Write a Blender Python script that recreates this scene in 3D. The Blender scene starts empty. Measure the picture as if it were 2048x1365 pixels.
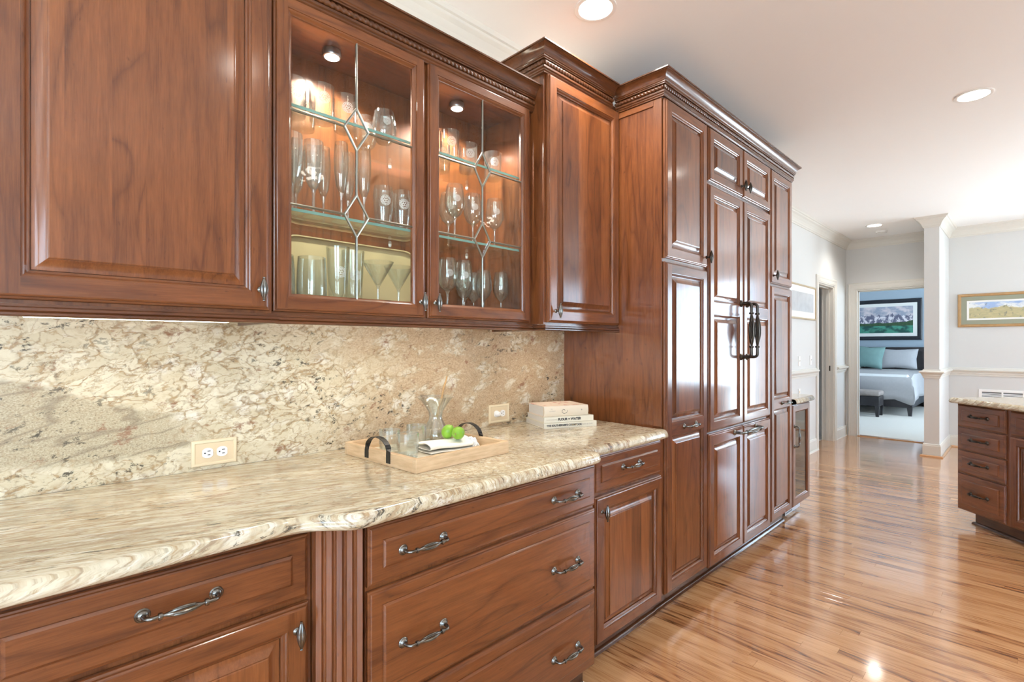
import bpy, bmesh, math, random
from math import sin, cos, pi, radians, sqrt
from mathutils import Vector, Matrix

random.seed(7)
scene = bpy.context.scene
COL = scene.collection

# ------------------------------------------------------------------ camera, world, big lights, exposure
cam_d = bpy.data.cameras.new('camera'); cam = bpy.data.objects.new('camera', cam_d); COL.objects.link(cam)
cam.location = (0.0, -1.87, 1.32)
cam.rotation_euler = (radians(90), 0, radians(-44.386))
cam_d.sensor_width = 36.0; cam_d.lens = 36.0 * 1015 / 2048; cam_d.shift_y = 7.5 / 2048
cam_d.clip_start = 0.02
scene.camera = cam

W = bpy.data.worlds.new('sky'); scene.world = W; W.use_nodes = True
bg = W.node_tree.nodes['Background']
bg.inputs[1].default_value = 12.0                      # bright hazy sky; unseen ground half brightened to lift the ceiling
_n = W.node_tree.nodes; _l = W.node_tree.links
_tc = _n.new('ShaderNodeTexCoord'); _sx = _n.new('ShaderNodeSeparateXYZ'); _l.new(_tc.outputs['Generated'], _sx.inputs[0])
_mr = _n.new('ShaderNodeMapRange'); _mr.inputs[1].default_value = -.03; _mr.inputs[2].default_value = .03; _l.new(_sx.outputs[2], _mr.inputs[0])
_mx = _n.new('ShaderNodeMix'); _mx.data_type = 'RGBA'; _l.new(_mr.outputs[0], _mx.inputs[0])
_mx.inputs[6].default_value = (1.00, 1.17, 1.30, 1); _mx.inputs[7].default_value = (.60, .77, .97, 1); _l.new(_mx.outputs[2], bg.inputs[0])

scene.view_settings.view_transform = 'Standard'; scene.view_settings.look = 'None'
scene.view_settings.gamma = 1.0; scene.view_settings.use_curve_mapping = False
scene.view_settings.exposure = 0.17
cy = scene.cycles
cy.use_denoising = True; cy.use_adaptive_sampling = True; cy.adaptive_threshold = .09; cy.adaptive_min_samples = 14
cy.max_bounces = 9; cy.diffuse_bounces = 6; cy.glossy_bounces = 4; cy.transmission_bounces = 6
cy.transparent_max_bounces = 40; cy.caustics_reflective = False; cy.caustics_refractive = False
cy.sample_clamp_indirect = 6.0

def portal(loc, rot, sx, sy):
    l = bpy.data.lights.new('window_daylight', 'AREA'); l.shape = 'RECTANGLE'; l.size = sx; l.size_y = sy
    l.cycles.is_portal = True
    o = bpy.data.objects.new('window_daylight', l); COL.objects.link(o); o.location = loc; o.rotation_euler = rot
    return o

CEIL = 2.83
XW0, XFAR, YW, YR = -2.7, 8.70, 0.02, -4.7     # left wall, far wall, cabinet wall, window wall
portal((-1.45, YR - .02, 1.45), (radians(90), 0, 0), 1.9, 1.7)
portal((7.3, YR - .02, 1.55), (radians(90), 0, 0), 1.6, 1.8)
portal((XFAR + .02, -3.40, 1.25), (radians(90), 0, radians(90)), 2.1, 2.4)
portal((XW0 - .02, -3.0, 1.45), (radians(90), 0, radians(-90)), 2.4, 1.7)
portal((11.25, -2.62, 1.45), (radians(90), 0, 0), 2.7, 1.9)

# ------------------------------------------------------------------ node helpers and materials
class NT:
    def __init__(s, name):
        s.m = bpy.data.materials.new(name); s.m.use_nodes = True
        s.t = s.m.node_tree; s.b = s.t.nodes['Principled BSDF']; s.out = s.t.nodes['Material Output']
    def n(s, typ, **k):
        nd = s.t.nodes.new(typ)
        for a, v in k.items(): setattr(nd, a, v)
        return nd
    def l(s, a, b): s.t.links.new(a, b)
    def set(s, nd, key, v):
        if hasattr(v, 'is_output'): s.l(v, nd.inputs[key])
        else: nd.inputs[key].default_value = v
    def math(s, op, a, b=0.0, c=0.0, clamp=False):
        nd = s.n('ShaderNodeMath', operation=op); nd.use_clamp = clamp
        s.set(nd, 0, a); s.set(nd, 1, b); s.set(nd, 2, c)
        return nd.outputs[0]
    def vmath(s, op, a, b=(0, 0, 0)):
        nd = s.n('ShaderNodeVectorMath', operation=op); s.set(nd, 0, a); s.set(nd, 1, b); return nd.outputs[0]
    def noise(s, vec, scale, detail=3, rough=.5, dist=0.0):
        nd = s.n('ShaderNodeTexNoise'); s.set(nd, 'Vector', vec); nd.inputs['Scale'].default_value = scale
        nd.inputs['Detail'].default_value = detail; nd.inputs['Roughness'].default_value = rough
        nd.inputs['Distortion'].default_value = dist
        return nd.outputs
    def voro(s, vec, scale, feature='F1'):
        nd = s.n('ShaderNodeTexVoronoi', feature=feature); s.set(nd, 'Vector', vec); nd.inputs['Scale'].default_value = scale
        return nd.outputs
    def ramp(s, fac, stops):
        nd = s.n('ShaderNodeValToRGB'); s.set(nd, 0, fac); e = nd.color_ramp.elements
        while len(e) < len(stops): e.new(0.5)
        for i, (p, c) in enumerate(stops):
            e[i].position = p; e[i].color = (*c, 1) if len(c) == 3 else c
        return nd.outputs[0]
    def sstep(s, v, a, b):
        nd = s.n('ShaderNodeMapRange', interpolation_type='SMOOTHSTEP'); s.set(nd, 0, v)
        nd.inputs[1].default_value = a; nd.inputs[2].default_value = b
        return nd.outputs[0]
    def mix(s, fac, a, b, mode='MIX'):
        nd = s.n('ShaderNodeMix', data_type='RGBA', blend_type=mode); s.set(nd, 0, fac)
        for k, v in ((6, a), (7, b)):
            if hasattr(v, 'is_output'): s.l(v, nd.inputs[k])
            else: nd.inputs[k].default_value = (*v, 1) if len(v) == 3 else v
        return nd.outputs[2]
    def obj(s): return s.n('ShaderNodeTexCoord').outputs['Object']
    def rnd(s): return s.n('ShaderNodeObjectInfo').outputs['Random']
    def sep(s, v):
        nd = s.n('ShaderNodeSeparateXYZ'); s.l(v, nd.inputs[0]); return nd.outputs
    def comb(s, x, y, z):
        nd = s.n('ShaderNodeCombineXYZ'); s.set(nd, 0, x); s.set(nd, 1, y); s.set(nd, 2, z); return nd.outputs[0]
    def bump(s, h, strength=.2, dist=.001):
        nd = s.n('ShaderNodeBump'); s.l(h, nd.inputs['Height']); nd.inputs['Strength'].default_value = strength
        nd.inputs['Distance'].default_value = dist; s.l(nd.outputs[0], s.b.inputs['Normal'])
    def base(s, c):
        if hasattr(c, 'is_output'): s.l(c, s.b.inputs['Base Color'])
        else: s.b.inputs['Base Color'].default_value = (*c, 1)
    def p(s, **k):
        for a, v in k.items(): s.b.inputs[a.replace('_', ' ')].default_value = v
        return s.m

def plain(name, c, rough=.5, metal=0.0, var=.06, scale=8.0, **k):
    t = NT(name); o = t.obj()
    f = t.noise(o, scale, 3)[0]
    t.base(t.mix(f, tuple(x * (1 - var) for x in c), tuple(min(1, x * (1 + var)) for x in c)))
    t.p(Roughness=rough, Metallic=metal, **k)
    return t.m

def cherry(name, axis, boards=False, tone=1.0):
    t = NT(name); o = t.obj(); r = t.rnd()
    x, y, z = t.sep(o)
    if axis == 'z': a, b, g = x, y, z
    elif axis == 'x': a, b, g = z, y, x
    else: a, b, g = x, z, y
    off = t.math('MULTIPLY', r, 23.0)
    tonev = None
    if boards:                                        # edge-glued boards, each with a tone of its own
        wob = t.math('ADD', t.math('MULTIPLY', a, 9.0), off)
        wob = t.math('ADD', wob, t.math('MULTIPLY', t.math('SINE', t.math('MULTIPLY', wob, 2.3)), .35))
        bid = t.math('FLOOR', wob)
        wn = t.n('ShaderNodeTexWhiteNoise', noise_dimensions='1D'); t.l(bid, wn.inputs['W'])
        tonev = wn.outputs['Value']
        off = t.math('ADD', off, t.math('MULTIPLY', tonev, 11.0))
    va = t.math('ADD', a, off)
    gw = t.math('ADD', g, t.math('MULTIPLY', off, 1.7))
    fig = t.noise(t.comb(va, b, t.math('MULTIPLY', gw, .16)), 6.5, 2, .5, .5)[0]
    rings = t.math('POWER', t.math('PINGPONG', t.math('MULTIPLY', fig, 11.0), 1.0), 6.0)
    fine = t.noise(t.comb(va, b, t.math('MULTIPLY', gw, .045)), 330.0, 3, .65)[0]
    streak = t.noise(t.comb(va, b, t.math('MULTIPLY', gw, .07)), 70.0, 4, .65)[0]
    blot = t.noise(t.comb(va, b, t.math('MULTIPLY', gw, .35)), 7.0, 4, .6)[0]
    flk = t.sstep(t.noise(t.comb(t.math('MULTIPLY', va, 2.5), b, t.math('MULTIPLY', gw, .9)), 30.0, 2, .5)[0], .70, .80)
    h = t.math('ADD', .10, t.math('MULTIPLY', streak, .42))
    h = t.math('ADD', h, t.math('MULTIPLY', t.math('SUBTRACT', fine, .5), .34))
    h = t.math('ADD', h, t.math('MULTIPLY', blot, .42))
    h = t.math('SUBTRACT', h, t.math('MULTIPLY', rings, .17))
    h = t.math('SUBTRACT', h, t.math('MULTIPLY', flk, .16))
    if tonev is not None: h = t.math('ADD', h, t.math('MULTIPLY', t.math('SUBTRACT', tonev, .5), .30))
    h = t.math('ADD', h, t.math('MULTIPLY', t.math('SUBTRACT', r, .5), .10))
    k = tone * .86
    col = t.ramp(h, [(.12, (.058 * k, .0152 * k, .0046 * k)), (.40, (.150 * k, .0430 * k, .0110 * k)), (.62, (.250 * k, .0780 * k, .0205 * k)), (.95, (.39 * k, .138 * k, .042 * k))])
    t.base(col)
    t.bump(fine, .06, .0006)
    t.p(Roughness=.45, Specular_IOR_Level=.30, Coat_Weight=1.0, Coat_Roughness=.14, Coat_IOR=1.5)
    return t.m

CV = cherry('cherry_vertical_grain', 'z'); CH = cherry('cherry_horizontal_grain', 'x')
CP = cherry('cherry_glued_panel', 'z', True); CY = cherry('cherry_depth_grain', 'y')
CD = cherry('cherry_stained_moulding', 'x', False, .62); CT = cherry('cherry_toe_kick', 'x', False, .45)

def oak():
    t = NT('oak_strip_floor'); o = t.obj(); r = t.rnd()
    x, y, z = t.sep(o)
    off = t.math('MULTIPLY', r, 41.0)
    va = t.math('ADD', x, off); yo = t.math('ADD', y, off)
    g = t.math('MULTIPLY', yo, .085)
    fig = t.noise(t.comb(va, g, off), 11.0, 2, .5, .4)[0]
    rings = t.math('POWER', t.math('PINGPONG', t.math('MULTIPLY', fig, 13.0), 1.0), 3.0)
    pores = t.noise(t.comb(va, t.math('MULTIPLY', yo, .02), off), 330.0, 2, .6)[0]
    pores = t.sstep(pores, .50, .70)
    big = t.noise(t.comb(va, t.math('MULTIPLY', yo, .10), off), 30.0, 3, .6)[0]
    h = t.math('ADD', t.math('MULTIPLY', rings, t.math('ADD', .12, t.math('MULTIPLY', r, .40))), t.math('MULTIPLY', big, .38))
    h = t.math('ADD', h, t.math('MULTIPLY', pores, .26))
    h = t.math('ADD', h, t.math('MULTIPLY', r, .20))
    col = t.ramp(h, [(.08, (.68, .400, .200)), (.34, (.53, .275, .120)), (.58, (.36, .155, .060)), (.92, (.095, .032, .011))])
    t.base(col); t.bump(h, .03, .0006)
    t.p(Roughness=.22, Coat_Weight=.9, Coat_Roughness=.09)
    return t.m
OAK = oak()

def granite(name, flow):
    """cream granite: pale clots outlined by ochre filaments, sandy grey bands, garnet and charcoal flecks"""
    t = NT(name); o = t.obj(); x, y, z = t.sep(o)
    a, b = (x, t.math('SUBTRACT', y, z)) if flow else (x, z)
    ra = t.math('ADD', t.math('MULTIPLY', a, .955), t.math('MULTIPLY', b, -.30 if flow else .20))
    rb = t.math('ADD', t.math('MULTIPLY', a, .30 if flow else -.20), t.math('MULTIPLY', b, .955))
    if flow: ka = t.math('ADD', .26, t.math('MULTIPLY', t.sstep(a, .70, 1.7), .45))
    else: ka = .66
    if flow: ra = t.math('MULTIPLY', ra, 1.45); rb = t.math('MULTIPLY', rb, 1.45)
    v = t.comb(t.math('MULTIPLY', ra, ka), rb, 0.0)
    def warp(vec, sc, amt, det=4): return t.vmath('ADD', vec, t.vmath('MULTIPLY', t.vmath('SUBTRACT', t.noise(vec, sc, det, .6)[1], (.5, .5, .5)), (amt, amt, 0)))
    vw = warp(warp(v, 4.0, .060), 21.0, .026, 5)
    low = t.noise(v, 2.6, 3, .5)[0]; mid = t.noise(vw, 13.0, 5, .62)[0]; fine = t.noise(vw, 75.0, 5, .7)[0]; grit = t.noise(v, 300.0, 3, .75)[0]
    def ridge(vec, sc, w, det=3):
        n_ = t.noise(vec, sc, det, .55)[0]
        return t.math('SUBTRACT', 1.0, t.sstep(t.math('ABSOLUTE', t.math('SUBTRACT', n_, .5)), 0.0, w))
    e1 = t.math('SUBTRACT', 1.0, t.sstep(t.voro(vw, 25.0, 'DISTANCE_TO_EDGE')[0], 0.0, .10))
    cs = t.sep(t.voro(vw, 25.0)[1])[0]
    r1 = ridge(vw, 9.0, .020); r2 = ridge(t.vmath('ADD', vw, (5, 2, 0)), 26.0, .030, 4)
    # ground mass
    col = t.mix(cs, (.78, .72, .55), (.64, .56, .39))
    col = t.mix(t.math('MULTIPLY', t.sstep(fine, .46, .70), .60), col, (.50, .39, .24))
    col = t.mix(t.math('MULTIPLY', t.sstep(mid, .54, .68), .60), col, (.86, .84, .76))
    # sandy zones
    sand = t.ramp(grit, [(.28, (.12, .095, .07)), (.40, (.40, .33, .22)), (.54, (.52, .45, .31)), (.72, (.66, .59, .45))])
    if flow:
        zone = t.math('MULTIPLY', t.sstep(t.noise(t.comb(t.math('MULTIPLY', ra, .16), rb, 3.0), 8.0, 3, .5)[0], .46, .62), .60)
    else:
        cen = t.math('ADD', 1.105, t.math('MULTIPLY', a, -.15))
        cen = t.math('ADD', cen, t.math('MULTIPLY', t.math('SUBTRACT', low, .5), .16))
        cen = t.math('ADD', cen, t.math('MULTIPLY', t.math('SUBTRACT', mid, .5), .06))
        dz = t.math('DIVIDE', t.math('ABSOLUTE', t.math('SUBTRACT', b, cen)), t.math('MAXIMUM', .03, t.math('SUBTRACT', .125, t.math('MULTIPLY', a, .16))))
        left = t.math('SUBTRACT', 1.0, t.sstep(t.math('ADD', a, t.math('MULTIPLY', t.math('SUBTRACT', mid, .5), .5)), .28, .50))
        zone = t.math('MULTIPLY', t.math('SUBTRACT', 1.0, t.sstep(dz, .75, 1.0)), left)
        pgr = t.noise(v, 170.0, 4, .75)[0]
        pink = t.ramp(pgr, [(.28, (.17, .085, .045)), (.42, (.42, .27, .15)), (.58, (.58, .42, .26)), (.75, (.74, .61, .44))])
        pz = t.math('ADD', a, t.math('MULTIPLY', t.math('SUBTRACT', low, .5), 1.3))
        pz = t.math('MULTIPLY', t.sstep(pz, .75, 1.15), t.math('SUBTRACT', 1.0, t.math('MULTIPLY', t.sstep(mid, .50, .60), .75)))
        zone2 = t.math('MULTIPLY', pz, .85)
        col = t.mix(zone2, col, pink)
    wav = ridge(t.vmath('ADD', t.comb(t.math('MULTIPLY', ra, .22), rb, 6.0), t.vmath('MULTIPLY', t.vmath('SUBTRACT', t.noise(v, 3.0, 3)[1], (.5, .5, .5)), (.05, .05, 0))), 10.0, .035, 3)
    sand = t.mix(t.math('MULTIPLY', wav, .55), sand, (.20, .155, .11))
    col = t.mix(zone, col, sand)
    # ochre filaments
    inv = t.math('SUBTRACT', 1.0, t.math('MULTIPLY', zone, .75))
    if not flow: inv = t.math('MULTIPLY', inv, t.math('SUBTRACT', 1.0, t.math('MULTIPLY', zone2, .65)))
    fil = t.math('ADD', t.math('MULTIPLY', e1, t.math('MULTIPLY', t.sstep(mid, .40, .62), .75)), t.math('ADD', t.math('MULTIPLY', r1, .95), t.math('MULTIPLY', r2, .75)))
    fil = t.math('MULTIPLY', t.math('MULTIPLY', fil, inv), t.sstep(fine, .30, .58), clamp=True)
    och = t.mix(t.sstep(fine, .42, .60), (.20, .115, .055), (.43, .29, .15))
    col = t.mix(t.math('MULTIPLY', fil, .85), col, och)
    if flow:                                            # long rust-brown bedding streaks
        st = t.noise(t.vmath('ADD', t.comb(t.math('MULTIPLY', ra, t.math('MULTIPLY', ka, .52)), rb, 1.0), t.vmath('MULTIPLY', t.vmath('SUBTRACT', t.noise(v, 9.0, 3)[1], (.5, .5, .5)), (.045, .045, 0))), 42.0, 5, .70)[0]
        col = t.mix(t.math('MULTIPLY', t.sstep(st, .50, .64), .62), col, t.mix(t.sstep(fine, .40, .62), (.21, .105, .05), (.45, .29, .155)))
        col = t.mix(t.math('MULTIPLY', t.sstep(st, .45, .36), .70), col, (.86, .84, .74))
    # garnet streaks and charcoal flecks
    gm = t.noise(t.vmath('ADD', vw, (9.1, 4.2, 0)), 15.0, 6, .74)[0]
    col = t.mix(t.math('MULTIPLY', t.sstep(gm, .575, .66), .70), col, (.25, .095, .05))
    dm = t.sstep(t.noise(t.vmath('ADD', v, (2.2, 7.7, 0)), 3.6, 3, .5)[0], .44, .60)
    dk = t.noise(t.vmath('ADD', vw, (3.3, 1.7, 0)), 38.0, 5, .75)[0]
    col = t.mix(t.math('MULTIPLY', t.math('MULTIPLY', t.sstep(dk, .56, .63), dm), .90), col, (.055, .05, .04))
    col = t.mix(1.0, col, (.89, .885, .88) if flow else (.92, .915, .91), 'MULTIPLY')
    t.base(col)
    t.p(Roughness=.12 if flow else .22, Coat_Weight=.2, Coat_Roughness=.05)
    return t.m
GRC = granite('granite_countertop', True); GRB = granite('granite_backsplash', False)

WHITE = plain('white_wall_paint', (.625, .62, .605), .6, var=.012, scale=2.0)
CEILM = plain('white_ceiling_paint', (.90, .895, .89), .7, var=.01, scale=1.5)
TRIM = plain('cream_trim_paint', (.68, .655, .60), .35, var=.012, scale=3.0)
BLUE = plain('blue_wall_paint', (.36, .44, .52), .6, var=.03, scale=2.0)
CARPET = plain('cream_carpet', (.66, .63, .58), .95, var=.12, scale=180.0)
NICKEL = plain('antique_nickel', (.20, .195, .18), .26, 1.0, var=.25, scale=60.0)
BRONZE = plain('dark_bronze', (.075, .065, .055), .30, 1.0, var=.2, scale=50.0)
STEEL = plain('brushed_steel', (.55, .57, .60), .32, 1.0, var=.08, scale=90.0)
BLACK = plain('black_plastic', (.012, .012, .013), .4, var=.1)
IVORY = plain('ivory_plastic', (.76, .64, .44), .35, var=.02)
IVORY2 = plain('ivory_plastic_inner', (.70, .56, .37), .4, var=.02)
WHITEP = plain('white_plastic', (.85, .84, .82), .35, var=.02)
LEAD = plain('lead_came', (.33, .34, .30), .28, 1.0, var=.2, scale=80.0)
def palewood():
    t = NT('pale_ash_wood'); o = t.obj(); x, y, z = t.sep(o)
    g = t.noise(t.comb(t.math('MULTIPLY', x, .12), t.math('MULTIPLY', y, .12), z), 90.0, 4, .6)[0]
    t.base(t.ramp(g, [(.25, (.50, .32, .17)), (.55, (.66, .46, .27)), (.8, (.74, .56, .37))])); t.p(Roughness=.5)
    return t.m
PALEWOOD = palewood()

def thin_glass(name, tint=(1, 1, 1), boost=1.0, base=.03, seeds=False, body=0.0, edge=1.0):
    t = NT(name); t.t.nodes.remove(t.b)
    tr = t.n('ShaderNodeBsdfTransparent'); tr.inputs[0].default_value = (*tint, 1)
    gl = t.n('ShaderNodeBsdfGlossy'); gl.inputs['Roughness'].default_value = .02
    gl.inputs[0].default_value = (.95, .97, .96, 1)
    lw = t.n('ShaderNodeLayerWeight'); lw.inputs['Blend'].default_value = .5
    if seeds:
        o = t.obj()
        vn = t.voro(o, 70.0)[0]
        nb = t.n('ShaderNodeBump'); t.l(t.math('ADD', t.noise(o, 14.0, 2)[0], t.math('MULTIPLY', t.sstep(vn, .12, .0), .25)), nb.inputs['Height'])
        nb.inputs['Strength'].default_value = .25; nb.inputs['Distance'].default_value = .004
        t.l(nb.outputs[0], gl.inputs['Normal']); t.l(nb.outputs[0], lw.inputs['Normal'])
    t.l(t.mix(t.math('POWER', lw.outputs['Facing'], 2.5), tint, tuple(x * edge for x in tint)), tr.inputs[0])   # longer path through the wall near the outline
    f = t.math('POWER', lw.outputs['Facing'], 3.0)
    f = t.math('ADD', base, t.math('MULTIPLY', f, boost), clamp=True)
    mx = t.n('ShaderNodeMixShader'); t.l(f, mx.inputs[0]); t.l(tr.outputs[0], mx.inputs[1]); t.l(gl.outputs[0], mx.inputs[2])
    res = mx.outputs[0]
    if body:
        df = t.n('ShaderNodeBsdfDiffuse'); df.inputs[0].default_value = (*tint, 1)
        m2 = t.n('ShaderNodeMixShader'); m2.inputs[0].default_value = body
        t.l(res, m2.inputs[1]); t.l(df.outputs[0], m2.inputs[2]); res = m2.outputs[0]
    t.l(res, t.out.inputs[0])
    return t.m
PANE = thin_glass('clear_seeded_pane', (.97, .98, .97), .40, .018, True)
DRINK = thin_glass('clear_drinking_glass', (.95, .97, .96), 1.0, .06, body=.012, edge=.72)
CUT = thin_glass('cut_crystal', (.94, .96, .95), .9, .16, body=.05)
SHELF = thin_glass('green_edged_shelf_glass', (.94, .98, .96), .5, .07)
SHELFEDGE = plain('green_glass_edge', (.22, .42, .37), .15, var=.1)
TRAYGLASS = thin_glass('clear_tray_glass', (.95, .97, .96), 1.3, .08, body=.035, edge=.55)
WINPANE = thin_glass('window_pane_glass', (.98, .99, .99), .5, .02)
DARKGLASS = thin_glass('tinted_cooler_glass', (.30, .29, .28), .7, .10)

def emis(name, c, s):
    t = NT(name); t.base((.8, .8, .8)); t.b.inputs['Emission Color'].default_value = (*c, 1); t.b.inputs['Emission Strength'].default_value = s
    o = t.obj(); n_ = t.noise(o, 3.0, 1)[0]
    t.l(t.mix(n_, (.80, .80, .80), (.82, .82, .82)), t.b.inputs['Base Color'])
    return t.m
LENS = emis('lit_lamp_lens', (1, .95, .86), 14.0)
LENSW = emis('lit_strip_lens', (1, .90, .74), 9.0)
ETCH = plain('etched_white', (.85, .86, .85), .6, var=.03)

# ------------------------------------------------------------------ mesh helpers
class MB:
    def __init__(s): s.V = []; s.F = []; s.M = []
    def v(s, *p): s.V.append(tuple(p)); return len(s.V) - 1
    def f(s, ids, m=0): s.F.append(tuple(ids)); s.M.append(m)
    def quad(s, a, b, c, d, m=0): s.f([s.v(*a), s.v(*b), s.v(*c), s.v(*d)], m)
    def box(s, x0, x1, y0, y1, z0, z1, m=0):
        i = [s.v(x, y, z) for z in (z0, z1) for y in (y0, y1) for x in (x0, x1)]
        for q in ((0, 1, 3, 2), (4, 6, 7, 5), (0, 4, 5, 1), (2, 3, 7, 6), (0, 2, 6, 4), (1, 5, 7, 3)): s.f([i[k] for k in q], m)
        return s
    def cbox(s, x0, x1, y0, y1, z0, z1, c=.002, m=0):
        lo, hi = (x0, y0, z0), (x1, y1, z1); idx = {}
        for a in range(3):
            for sx in (0, 1):
                for sy in (0, 1):
                    for sz in (0, 1):
                        sg = (sx, sy, sz); p = []
                        for k in range(3):
                            e = hi[k] if sg[k] else lo[k]
                            if k != a: e += -c if sg[k] else c
                            p.append(e)
                        idx[(a,) + sg] = s.v(*p)
        for a in range(3):
            b, d = [k for k in range(3) if k != a]
            for sa in (0, 1):
                q = []
                for sb, sd in ((0, 0), (1, 0), (1, 1), (0, 1)):
                    g = [0, 0, 0]; g[a] = sa; g[b] = sb; g[d] = sd; q.append(idx[(a,) + tuple(g)])
                s.f(q, m)
        for a in range(3):
            for b in range(a + 1, 3):
                d = 3 - a - b
                for sa in (0, 1):
                    for sb in (0, 1):
                        g0 = [0, 0, 0]; g0[a] = sa; g0[b] = sb; g1 = list(g0); g1[d] = 1
                        s.f([idx[(a,) + tuple(g0)], idx[(a,) + tuple(g1)], idx[(b,) + tuple(g1)], idx[(b,) + tuple(g0)]], m)
        for sx in (0, 1):
            for sy in (0, 1):
                for sz in (0, 1): s.f([idx[(a, sx, sy, sz)] for a in range(3)], m)
        return s
    def loft(s, rings, cap0=True, cap1=True, closed=True, m=0):
        R = [[s.v(*p) for p in r] for r in rings]; n = len(R[0])
        for a, b in zip(R, R[1:]):
            for k in range(n if closed else n - 1): s.f([a[k], a[(k + 1) % n], b[(k + 1) % n], b[k]], m)
        if cap0: s.f(R[0][::-1], m)
        if cap1: s.f(R[-1], m)
        return s
    def lathe(s, prof, seg=24, c=(0, 0, 0), m=0, flute=0, famp=0.0, axis='z', cap=True):
        rings = []
        for r, h in prof:
            ring = []
            for k in range(seg):
                a = 2 * pi * k / seg; rr = r * (1 + famp * cos(flute * a)) if flute else r
                u, w = rr * cos(a), rr * sin(a)
                if axis == 'z': ring.append((c[0] + u, c[1] + w, c[2] + h))
                elif axis == 'y': ring.append((c[0] + u, c[1] + h, c[2] + w))
                else: ring.append((c[0] + h, c[1] + u, c[2] + w))
            rings.append(ring)
        return s.loft(rings, cap, cap, True, m)
    def tube(s, pts, rad, seg=10, flute=None, m=0, up=(0, 0, 1)):
        P = [Vector(p) for p in pts]; rings = []
        for i, p in enumerate(P):
            t = (P[min(i + 1, len(P) - 1)] - P[max(i - 1, 0)]).normalized()
            u = Vector(up); u = (u - t * u.dot(t)).normalized(); w = t.cross(u)
            r = rad[i] if isinstance(rad, (list, tuple)) else rad
            ring = []
            for k in range(seg):
                a = 2 * pi * k / seg
                rr = r * (1 + flute[i] * cos(a * seg / 2.0)) if flute else r
                ring.append(tuple(p + u * rr * cos(a) + w * rr * sin(a)))
            rings.append(ring)
        return s.loft(rings, True, True, True, m)
    def sweep(s, prof, path, m=0, closed_prof=True):
        """profile (out, up) swept along a 2-D path with mitred corners; outward is the right-hand side of travel"""
        P = [Vector((p[0], p[1])) for p in path]; n = len(P); rings = []
        for i in range(n):
            ns = []
            if i > 0: d = (P[i] - P[i - 1]).normalized(); ns.append(Vector((d.y, -d.x)))
            if i < n - 1: d = (P[i + 1] - P[i]).normalized(); ns.append(Vector((d.y, -d.x)))
            if len(ns) == 1: mv = ns[0]
            else: mv = (ns[0] + ns[1]); mv = mv / max(.2, (1 + ns[0].dot(ns[1])))
            rings.append([(P[i].x + mv.x * o, P[i].y + mv.y * o, u) for o, u in prof])
        return s.loft(rings, True, True, closed_prof, m)

def obj(name, mb, mats, parent=None, smooth=None, recalc=True):
    me = bpy.data.meshes.new(name)
    off = Vector((0, 0, 0)); p = parent
    while p is not None: off += p.location; p = p.parent
    me.from_pydata([(v[0] - off.x, v[1] - off.y, v[2] - off.z) for v in mb.V], [], mb.F)
    if not isinstance(mats, (list, tuple)): mats = [mats]
    for m in mats: me.materials.append(m)
    me.polygons.foreach_set('material_index', mb.M)
    if recalc:
        bm = bmesh.new(); bm.from_mesh(me); bmesh.ops.recalc_face_normals(bm, faces=bm.faces); bm.to_mesh(me); bm.free()
    if smooth:
        me.polygons.foreach_set('use_smooth', [True] * len(me.polygons)); me.set_sharp_from_angle(angle=radians(smooth))
    me.update()
    o = bpy.data.objects.new(name, me); COL.objects.link(o)
    if parent is not None: o.parent = parent
    return o
def tag(o, label, cat, group=None):
    o['label'] = label; o['category'] = cat
    if group: o['group'] = group
    return o
def thing(name, label, cat, loc=(0, 0, 0), rotz=0.0, group=None):
    o = bpy.data.objects.new(name, None); COL.objects.link(o); o.location = loc; o.rotation_euler = (0, 0, rotz)
    o.empty_display_size = .1
    return tag(o, label, cat, group)
def struct(name, mb, mats, parent=None, smooth=None):
    o = obj(name, mb, mats, parent, smooth)
    if parent is None: o['kind'] = 'structure'
    return o
def copy_tree(o, parent=None):
    c = o.copy(); COL.objects.link(c); c.parent = parent
    for ch in list(o.children): copy_tree(ch, c)
    return c

# ------------------------------------------------------------------ room shell
def wall_with_holes(a0, a1, z0, z1, holes):
    """rectangles (a0,a1,z0,z1) covering a wall minus its openings"""
    out = []; xs = sorted({a0, a1, *[h[0] for h in holes], *[h[1] for h in holes]})
    for u0, u1 in zip(xs, xs[1:]):
        hs = sorted([h for h in holes if h[0] <= u0 and h[1] >= u1], key=lambda h: h[2]); z = z0
        for h in hs:
            if h[2] > z: out.append((u0, u1, z, h[2]))
            z = h[3]
        if z < z1: out.append((u0, u1, z, z1))
    return out

DOORH = 2.115
mb = MB()
for a, b, c, d in wall_with_holes(XW0 - .15, XFAR, 0, CEIL, [(7.29, 8.03, 0, DOORH)]): mb.box(a, b, YW, YW + .14, c, d)
struct('wall_back', mb, WHITE)
mb = MB()
for a, b, c, d in wall_with_holes(YR, YW + .14, 0, CEIL, [(-4.45, -2.35, .05, 2.45), (-.93, -.10, 0, DOORH)]): mb.box(XFAR, XFAR + .14, a, b, c, d)
struct('wall_far', mb, WHITE)
mb = MB()
for a, b, c, d in wall_with_holes(XW0 - .15, XFAR + .14, 0, CEIL, [(-2.4, -.5, .6, 2.3), (6.5, 8.1, .65, 2.45)]): mb.box(a, b, YR - .14, YR, c, d)
struct('wall_right', mb, WHITE)
mb = MB()
for a, b, c, d in wall_with_holes(YR, YW, 0, CEIL, [(-4.2, -1.8, .6, 2.3)]): mb.box(XW0 - .15, XW0, a, b, c, d)
struct('wall_left', mb, WHITE)
struct('ceiling', MB().box(XW0 - .15, 14.1, YR - .14, 3.2, CEIL, CEIL + .1), CEILM)

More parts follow.
